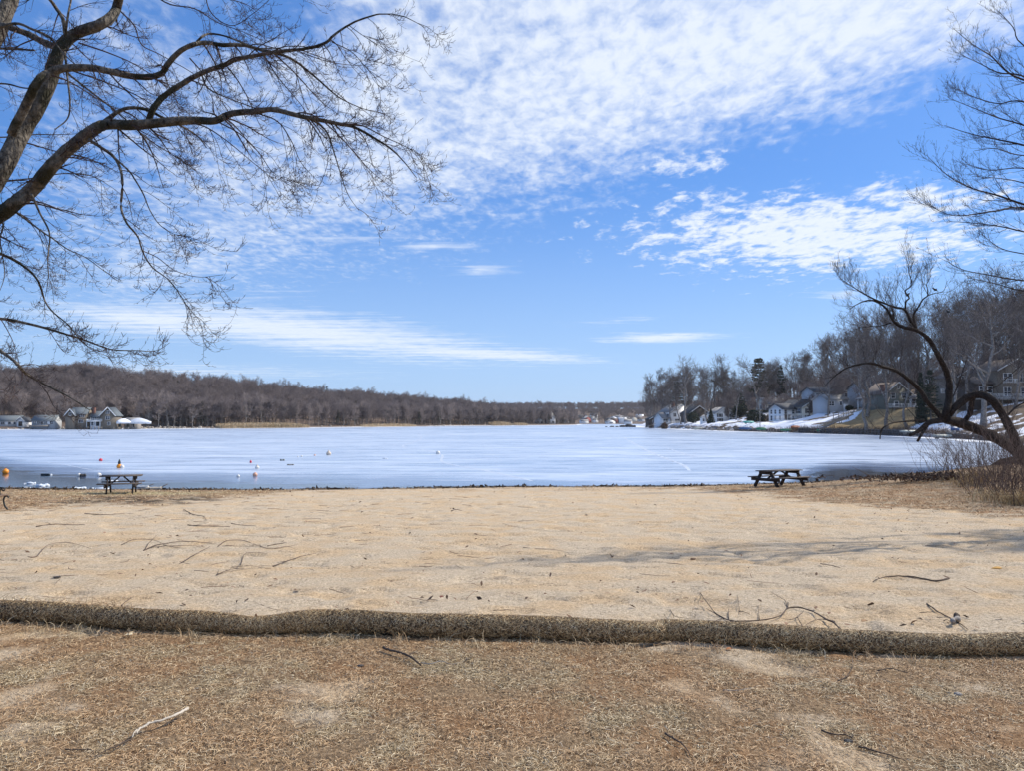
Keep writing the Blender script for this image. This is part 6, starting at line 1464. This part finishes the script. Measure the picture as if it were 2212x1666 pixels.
stick('bent twig with a hooked end on the upper sand', [[(397, 1103), (418, 1113.7), (439, 1117.6), (446, 1126.7)], [(418, 1113), (400, 1114)]], 2.6, seed=17)
stick('pale level twig ending the upper row of twigs', [[(499, 1133), (525, 1137), (554, 1138.5)]], 2.6, 'twig_lit', seed=18)
stick('thick dark broken stick on the dead grass in front of the roll', [[(827.6, 1412), (845, 1417), (863.5, 1423.4), (886, 1433), (909, 1449.6)], [(883, 1428), (893, 1424), (903, 1421)]], 8.5, seed=19, lift=.02, taper=.7)
stick('thin grey twig lying level beside the thick broken stick', [[(909, 1445), (930, 1446), (952, 1444), (975, 1446), (991, 1444)], [(952, 1444), (955, 1440)]], 4.0, 'driftwood', seed=20, lift=.02)
stick('short dark twig end on the grass right of the grey twig', [[(1004, 1438), (1012, 1433), (1022, 1429)]], 4.0, seed=21, lift=.02)
stick('bleached white jointed stick on the nearest dead grass', [[(405, 1551.5), (389, 1563), (359.5, 1576), (327, 1590.7), (305, 1596), (294, 1600)], [(300, 1597), (292, 1606), (284, 1614)]], 9, 'bleached', seed=22, lift=.03, taper=.7)
stick('dark stick continuing the bleached stick toward the corner', [[(284, 1614), (266, 1622), (248, 1630), (225, 1640), (205, 1650)]], 7, seed=23, lift=.02)
stick('thin hooped twig near the lower left corner', [[(140, 1641), (170, 1636.5), (196, 1644.6), (207, 1657)]], 4, seed=24, lift=.03)
stick('dark crooked stick in the sandy patch of the near lawn', [[(1438, 1595), (1450, 1603), (1464, 1616), (1478, 1628), (1491, 1641)], [(1464, 1616), (1476, 1617)]], 7, seed=25, lift=.015)
stick('dark stick with a knob end on the near lawn', [[(1775, 1593), (1800, 1598), (1825, 1603), (1843, 1605)], [(1840, 1604), (1846, 1598)]], 6, seed=26, lift=.015)
stick('arched thin stick on the shaded grass below the roll', [[(1896, 1460), (1923, 1456), (1945, 1460), (1965, 1467)]], 4, seed=27, lift=.02)
stick('thin pale twig on the brown grass patch', [[(1563, 1506), (1595, 1505), (1622, 1500)]], 3, 'driftwood', seed=28, lift=.02)
stick('long dark stick low in the near corner grass', [[(1855, 1623), (1890, 1634), (1925, 1646), (1957, 1657)]], 6, seed=29, lift=.015)
stick('thin straight stick lying against the back of the roll', [[(1000, 1338), (1022, 1337.5), (1044, 1337)]], 3.2, seed=30)
stick('thin bowed twig behind the roll at mid beach', [[(1448, 1322), (1456, 1334), (1478, 1340), (1500, 1341)]], 2.2, seed=31)
stick('thin crooked stick nestled in the right lawn below the roll', [[(1810, 1480), (1830, 1470), (1842, 1452), (1838, 1440)]], 4, seed=32, lift=.015)
stick('short dark twig on open sand near the middle', [[(975, 1106), (985, 1103), (998, 1105)]], 3, seed=33)
stick('thin twig lying on the sand in the middle distance', [[(1130, 1185), (1160, 1188), (1195, 1190), (1230, 1197)]], 2, 'twig_lit', seed=34)
# driftwood lump, stone, bits
b = ground_at(2064, 1352); o = empty('driftwood', b, R(52), label='grey broken driftwood lump lying on crossed twigs', cat='driftwood')
s_ = np.linspace(0, 1, 9); Geo().tubes(np.stack([-.085 + .17 * s_, .012 * np.sin(s_ * 7), .03 + .012 * np.sin(s_ * 4)], 1), .022 * (1 + .35 * np.sin(s_ * 9 + 1)) * (1 - .35 * (1 - s_)), 9, cap=True).build('log', M['driftwood'], o, True)
Geo().ball((.10, .005, .04), .034, 1.2, .8, .8, rough=.4, seed=3).build('knot', M['stick'], o, True)
def pebble(name, label, px, py, w_, m, sx=1.2, sz=.7, seed=0, cat='stone'):
    b = ground_at(px, py); d = b[1]; r0 = w_ / F * d / 2
    Geo().ball((0, 0, 0), r0, sx, 1, sz, 12, 9, rough=.35, seed=seed).build(name, M[m], smooth=True, label=label, cat=cat).location = (b[0], b[1], float(gz(b[0], b[1])) + r0 * sz * .6)
pebble('stone', 'small dark stone sitting just behind the roll', 2025, 1380, 13, 'rock', seed=1)
pebble('pine_cone', 'dark cone-like lump on the lawn in sandy grass', 2070, 1504, 14, 'driftwood', 1.3, .6, seed=2, cat='cone')
pebble('bark_chip', 'dark lump of bark near the bottom of the lawn', 1832, 1606, 12, 'rock', 1.5, .5, seed=4, cat='bark')
pebble('bark_chip', 'dark bark lump on grass left of the thick stick', 778, 1443, 11, 'rock', 1.4, .5, seed=5, cat='bark')
pebble('bark_chip', 'dark crumb of bark at the left on the sand', 123, 1249, 11, 'rock', 1.8, .35, seed=6, cat='bark')
pebble('bark_chip', 'dark clump of leaves on sand far behind the forked branch', 1498, 1210, 9, 'litter', 1.3, .4, seed=7, cat='leaves')
def leaf(label, px, py, w_, m, seed):
    b = ground_at(px, py); L = w_ / F * b[1]; rr0 = np.random.default_rng(seed); g = Geo(); n = 7; u = np.linspace(0, 1, n); hw = np.sin(u * math.pi) ** .7 * L * .38
    P_ = np.stack([(u - .5) * L, .1 * L * np.sin(u * 3), .01 + L * (.25 * (u - .3) ** 2 + .1)], 1); V = []
    for k in range(n): V += [P_[k] + np.array((0, -hw[k], .35 * hw[k])), P_[k], P_[k] + np.array((0, hw[k], .55 * hw[k]))]
    ii = np.arange(n * 3).reshape(n, 3)
    o = g.add(V, np.stack([ii[:-1, :-1], ii[:-1, 1:], ii[1:, 1:], ii[1:, :-1]], -1).reshape(-1, 4)).build('fallen_leaf', m, smooth=True, label=label, cat='leaf'); o.location = (b[0], b[1], float(gz(b[0], b[1])) + .002); o.rotation_euler = (0, 0, rr0.uniform(-1, 1))
    sm = o.modifiers.new('thickness', 'SOLIDIFY'); sm.thickness = .0012
leaf('curled golden leaf alone on shaded sand', 2153, 1236, 22, mat('golden_leaf', (.42, .24, .06), .6, .3, 30), 3)
leaf('curled dark red leaf in the middle of the sand', 955, 1296, 12, mat('red_leaf', (.16, .05, .03), .6, .3, 30), 4)
leaf('brown leaf on the sand right behind the roll', 1104, 1361, 11, mat('brown_leaf', (.20, .09, .05), .6, .3, 30), 5)
leaf('pale yellow leaf against the foot of the roll', 1575, 1411, 14, mat('rust_leaf', (.34, .13, .05), .6, .3, 30), 6)
leaf('rust brown leaf on sand left of the driftwood', 1868, 1352, 16, mat('tan_leaf', (.30, .18, .09), .6, .3, 30), 7)
leaf('pale chip-like leaf on the lawn near the roll shadow', 276, 1383, 20, mat('pale_leaf', (.66, .56, .38), .6, .2, 30), 8)

# ------------------------------------------------------------------ buoys and ice lumps
def buoy(label, px, py, w_, m, cap=None, capm='buoy_dark', squash=1.0, name='buoy', sink=.35, tilt=(0, 0)):
    b = on_lake(px, py); rad = w_ / F * b[1] / 2; o = empty(name, (b[0], b[1], LAKE + rad * squash * (1 - sink)), label=label, cat='buoy')
    o.rotation_euler = (tilt[0], tilt[1], 0)
    Geo().ball((0, 0, 0), rad, 1, 1, squash, 18, 13).build('float', M[m], o, True)
    Geo().lathe([(rad * 1.012, -.04 * rad), (rad * 1.03, 0), (rad * 1.012, .04 * rad)], 20).build('seam', M[m], o, True)
    if cap == 'bottle': Geo().lathe([(0, rad * .6), (rad * .45, rad * .65), (rad * .5, rad * 1.6), (rad * .42, rad * 2.0), (rad * .18, rad * 2.4), (rad * .18, rad * 2.8), (0, rad * 2.82)], 12).build('marker', M[capm], o, True)
    elif cap == 'cone': Geo().lathe([(rad * .75, rad * .62 * squash), (rad * .5, rad * .95 * squash), (rad * .16, rad * 1.25), (rad * .12, rad * 1.5), (0, rad * 1.52)], 12).build('neck', M[capm], o, True)
    else: Geo().lathe([(0, rad * .93 * squash), (rad * .16, rad * .95 * squash), (rad * .16, rad * 1.16 * squash), (rad * .06, rad * 1.2 * squash), (0, rad * 1.2 * squash)], 10).build('neck', M[capm if cap else m], o, True)
    return o
buoy('bright orange ball buoy alone in dark meltwater near the left edge', 12, 1024, 12.5, 'orange')
buoy('orange ball buoy carrying a dark bottle-shaped marker', 257.5, 1012, 11, 'orange', 'bottle')
buoy('white ball buoy touching the orange one with the dark marker', 264, 1012, 8.5, 'buoy_white')
buoy('small red float alone beyond the orange marked buoy', 217.5, 997, 7.5, 'red', squash=.9)
buoy('small upright red float in the middle cluster', 541.5, 1001, 4.6, 'red', squash=1.5)
buoy('white buoy with a grey neck beside the upright red float', 555.5, 1013, 9, 'buoy_white', 'cone', 'buoy_tan', .75)
buoy('faded peach ball buoy in the middle cluster', 551, 1030, 10, 'pinkish')
buoy('small white ball buoy left of the peach buoy', 514.5, 1032, 7, 'buoy_white')
buoy('tan buoy with a pointed neck farthest in the row', 710, 984, 10.5, 'buoy_tan', 'cone', 'buoy_tan', .9)
buoy('round white and tan buoy alone in the middle of the ice', 946, 982, 9.5, 'buoy_white', 'neck', 'buoy_tan', .9)
buoy('small whitish float nearest the pointed tan buoy', 680, 985, 5, 'pinkish', squash=.6)
buoy('small white float between the grey log float and the tan buoy', 651.5, 987.5, 4.5, 'buoy_white', squash=.7)
buoy('tiny white float beside the other small white float', 643.5, 988.5, 3.4, 'buoy_white', squash=.8)
buoy('big white jug float frozen in just behind the picnic table', 214, 1030, 10, 'buoy_white', squash=.85, tilt=(.3, 1.2))
buoy('round white float frozen into the shore ice left of the table', 171, 1030, 8.5, 'buoy_white', squash=.95)
def log_float(label, px, py, w_, h_, m, rz=0, cat='float'):
    b = on_lake(px, py); L = w_ / F * b[1]; rad = h_ / F * b[1] / 2; o = empty('log_float', (b[0], b[1], LAKE + rad * .6), R(rz), label=label, cat=cat)
    s_ = np.linspace(-.5, .5, 9); Geo().tubes(np.stack([s_ * L, s_ * 0, s_ * 0], 1), rad * np.array([.75, .95, 1, 1, 1, 1, 1, .95, .75]), 10, cap=True).build('body', M[m], o, True)
    for k in (-.32, .32): Geo().lathe([(rad * 1.01, -.03), (rad * 1.08, -.02), (rad * 1.08, .02), (rad * 1.01, .03)], 12, (k * L, 0, 0), Matrix.Rotation(math.pi / 2, 3, 'Y').to_4x4()).build('band', M['iron'], o)
log_float('grey cylinder float with a white end on the ice', 610, 996, 10, 4.0, 'kayak_grey', 10)
log_float('dark flat log float on the ice near the red float', 627.5, 1006, 15, 3.0, 'driftwood', 4)
log_float('dark crate-like float in the meltwater left of the jugs', 98, 1028, 18, 5, 'buoy_dark', 5)
log_float('dark tyre-like float among the white floats by the shore', 179, 1031, 12, 8, 'rock', 30)
def drift(label, px, py, L, r0, m, rz, name='drift_log', cat='log'):
    b = ground_at(px, py); o = empty(name, (b[0], b[1], max(float(gz(b[0], b[1])), LAKE) + r0 * .7), R(rz), label=label, cat=cat)
    s_ = np.linspace(-.5, .5, 9); Geo().tubes(np.stack([s_ * L, .03 * np.sin(s_ * 5), s_ * 0], 1), r0 * (1 + .12 * np.sin(s_ * 17)), 9, cap=True).build('trunk', M[m], o, True)
    Geo().bar((L * .4, 0, r0 * .5), (L * .75, .2, r0 * 2.4), .03, .03).build('stub', M['stick'], o)
drift('pinkish bare log washed up right of the short picnic table', 331, 1059, .75, .075, mat('pink_log', (.46, .30, .22), .8, .3, 6) and 'bleached', 8)
drift('pale slim board float beside the short picnic table', 307, 1054.5, .62, .05, 'buoy_white', -3, 'drift_board', 'board')
rc = np.random.default_rng(15)
for px, py, w_, h_, lab in [(95, 1051, 34, 7, 'white ice slab pushed up at the shore near the left edge'), (66, 1046, 24, 5, 'flat whitish ice shard beside the mud'), (100, 1027.5, 22, 4, 'small white ice shard behind the dark crate float'), (213, 1059, 44, 8, 'long ridge of broken white ice along the shore by the table'), (165, 1057, 30, 7, 'rounded ice lump left of the broken ice ridge'), (60, 1057.5, 30, 6, 'ice lump at the muddy shore'), (240, 1041, 22, 4, 'thin ice shard behind the picnic table'), (10, 1058, 24, 5, 'pale ice lump nearest the left edge'), (1840, 1042, 26, 4, 'low white ice lump at the edge of the open water'), (831, 992, 12, 3, 'small frozen white lump alone on the ice')]:
    b = on_lake(px, py); W_ = w_ / F * b[1]; H_ = h_ / F * b[1]
    g = Geo(); g.ball((0, 0, 0), .5, W_ * .8, W_ * .6, H_, 12, 7, rough=.8, seed=int(px)); 
    for k in range(5): g.ball((rc.uniform(-.45, .45) * W_, rc.uniform(-.3, .3) * W_, -.1 * H_), .5, W_ * rc.uniform(.15, .4), W_ * .3, H_ * rc.uniform(.5, 1.2), 8, 6, rough=.9, seed=int(px) + k)
    g.build('ice_lump', M['ice_chunk'], label=lab, cat='ice').location = (b[0], b[1], LAKE + .02)

# ------------------------------------------------------------------ thicket at the right and brush pile
def bare_shrub(label, px, py, H, spread, nst, seed, m='bramble'):
    b = ground_at(px, py); r = np.random.default_rng(seed); z = max(float(gz(b[0], b[1])), LAKE); o = empty('bare_shrub', (b[0], b[1], z), label=label, cat='shrub', group=None)
    base = np.stack([r.normal(0, spread * .5, nst), r.normal(0, spread * .5, nst), np.full(nst, -.05)], 1); d = nrm(np.stack([r.normal(0, .38, nst), r.normal(0, .38, nst), np.ones(nst)], 1)); n = 9; st_p = [base]; L = H * 1.3 * r.uniform(.45, 1.2, (nst, 1)) / (n - 1)
    for k in range(1, n):
        d = nrm(d + r.normal(size=d.shape) * .11 + np.array((0, 0, -.03 * k / n))); st_p.append(st_p[-1] + d * L)
    P_ = np.stack(st_p, 1); R_ = r.uniform(.005, .012, (nst, 1)) * np.linspace(1, .3, n)[None]
    Geo().tubes(P_, R_, 4).build('stem', M[m], o)
    A, RA = spawn(P_, R_, 5, (.25, .75), 6, (20, 55), (.25, 1.), .15, .14, .7, .003, r=r); B, RB = spawn(A, RA, 4, (.08, .3), 4, (20, 60), (.2, 1.), .1, .15, .8, .0022, r=r)
    Geo().tubes(A, RA, 3).tubes(B, RB, 3).build('twigs', M[m], o)
for i, (px, py, H, sp, ns, lab) in enumerate([(2040, 1030, 1.5, 1.0, 40, 'low dark bramble at the far tip of the thicket by the ice'), (2075, 1036, 2.0, 1.1, 50, 'bramble behind the tan grass at the mound'), (2110, 1042, 2.4, 1.1, 60, 'tall loose bramble whose arching stems cross the ice'), (2140, 1058, 2.0, 1.0, 70, 'dense bramble on the back of the grassy mound'), (2162, 1070, 2.0, .9, 70, 'dark bramble below the leaning willow trunk'), (2186, 1079, 2.0, .9, 80, 'densest near bramble at the mound foot'), (2212, 1088, 2.1, .9, 80, 'near bramble cut by the frame edge'), (2252, 1094, 2.3, .9, 70, 'bramble outside the frame edge leaning in'), (2300, 1075, 2.4, 1.2, 70, 'bramble mass beyond the frame edge'), (2165, 1040, 2.6, 1.3, 70, 'taller bramble behind the dense thicket under the willow')]):
    bare_shrub(lab, px, py, H, sp, int(ns * .6), 1200 + i)
r = np.random.default_rng(71)
def tuft(label, px, py, n, H, sp, seed):
    b = ground_at(px, py); r = np.random.default_rng(seed); x = b[0] + r.normal(0, sp, n); y = b[1] + r.normal(0, sp, n); g = grass('t', '', x, y, 0, (H * .5, H), (.004, .008), 1.0, None, seed, curl=.25, up0=(.8, 1.4))
    g.v = [v_ - b for v_ in g.v]; o = g.build('grass_tuft', M['drygrass'], label=label, cat='grass tuft'); o.location = b
tuft('tall tan grass tuft at the top of the mound against the brambles', 2118, 1045, 260, .8, .35, 1)
tuft('tan grass tuft at the foot of the near brambles', 2165, 1085, 300, .55, .5, 2)
tuft('tan grass clump under the bramble at the frame edge', 2205, 1092, 320, .6, .3, 3)
tuft('short tan grass tuft where the mound meets the brushwood', 2090, 1050, 200, .45, .4, 4)
b = ground_at(2035, 1037); o = empty('brush_pile', (b[0], b[1], max(float(gz(b[0], b[1])), LAKE)), label='dark heap of wet leaves and brushwood at the water edge', cat='brush pile')
n = 1900; x = r.normal(0, 1.9, n); y = r.normal(0, .5, n) + x * -.12
leaf_cloud(n, lambda k: np.stack([x, y, r.random(k) * .28 * np.exp(-(x / 2.6) ** 2 - (y / .9) ** 2) + .02], 1), .10, r).build('leaves', mat('wet_leaf', (.075, .045, .03), .8, .5, 2, island=.8), o)
Q = np.stack([r.normal(0, 2.0, 90), r.normal(0, .7, 90), r.uniform(.03, .2, 90)], 1); D_ = nrm(r.normal(size=(90, 3)) * np.array((1, .6, .25))); L_ = r.uniform(.3, 1.1, (90, 1))
Geo().tubes(np.stack([Q, Q + D_ * L_ * .5, Q + D_ * L_ + r.normal(size=(90, 3)) * .05], 1), np.array([[.016, .012, .005]]).repeat(90, 0), 4).build('sticks', M['stick'], o)

# ------------------------------------------------------------------ birds in the willow
def bird(label, px, py, d, face):
    p = at(px, py, d); o = empty('bird', p, R(face), label=label, cat='bird'); s = 1.0
    g = Geo()
    prof = np.array([(-.16, .004, -.10), (-.10, .014, -.062), (-.06, .034, -.03), (-.01, .050, .0), (.035, .046, .035), (.06, .032, .062), (.08, .033, .085), (.098, .026, .098), (.112, .010, .098), (.135, .002, .094)])
    T_ = prof[:, [0, 0, 2]].copy(); T_[:, 1] = 0
    g.tubes(T_, prof[:, 1], 10, cap=True).build('body', M['bird'], o, True)
    for sd in (-1, 1): Geo().ball((-.03, sd * .042, .0), .03, 2.4, .5, 1.2, 10, 7, Matrix.Rotation(R(35), 3, 'Y').to_4x4()).build('wing', M['bird'], o, True)
    g = Geo(); g.tubes(np.array([[(0, .015, -.04), (.005, .015, -.075)], [(0, -.015, -.04), (.005, -.015, -.075)]]), np.full((2, 2), .004), 4); g.build('leg', M['bird'], o)
bird('dark bird perched on the outermost right twig of the willow', 2019.5, 625.5, 37.4, 150)
bird('dark bird perched on the middle upright limb of the willow', 1961, 637, 37, 20)
bird('dark bird high in the bare branches behind the willow crown', 2048.5, 673, 40, 100)

# ------------------------------------------------------------------ air
hz = Geo().box(-1700, 1900, -1520, 2400, -10.2, 75)
hm = bpy.data.materials.new('haze'); hm.use_nodes = True; hm.node_tree.nodes.clear()
ho = hm.node_tree.nodes.new('ShaderNodeOutputMaterial'); pv_ = hm.node_tree.nodes.new('ShaderNodeVolumePrincipled')
pv_.inputs['Color'].default_value = (.86, .90, 1, 1); pv_.inputs['Density'].default_value = .00006; pv_.inputs['Anisotropy'].default_value = .3
hm.node_tree.links.new(pv_.outputs[0], ho.inputs['Volume'])
hz.build('haze', hm, kind='stuff', label='thin blue winter haze over the lake', cat='haze')
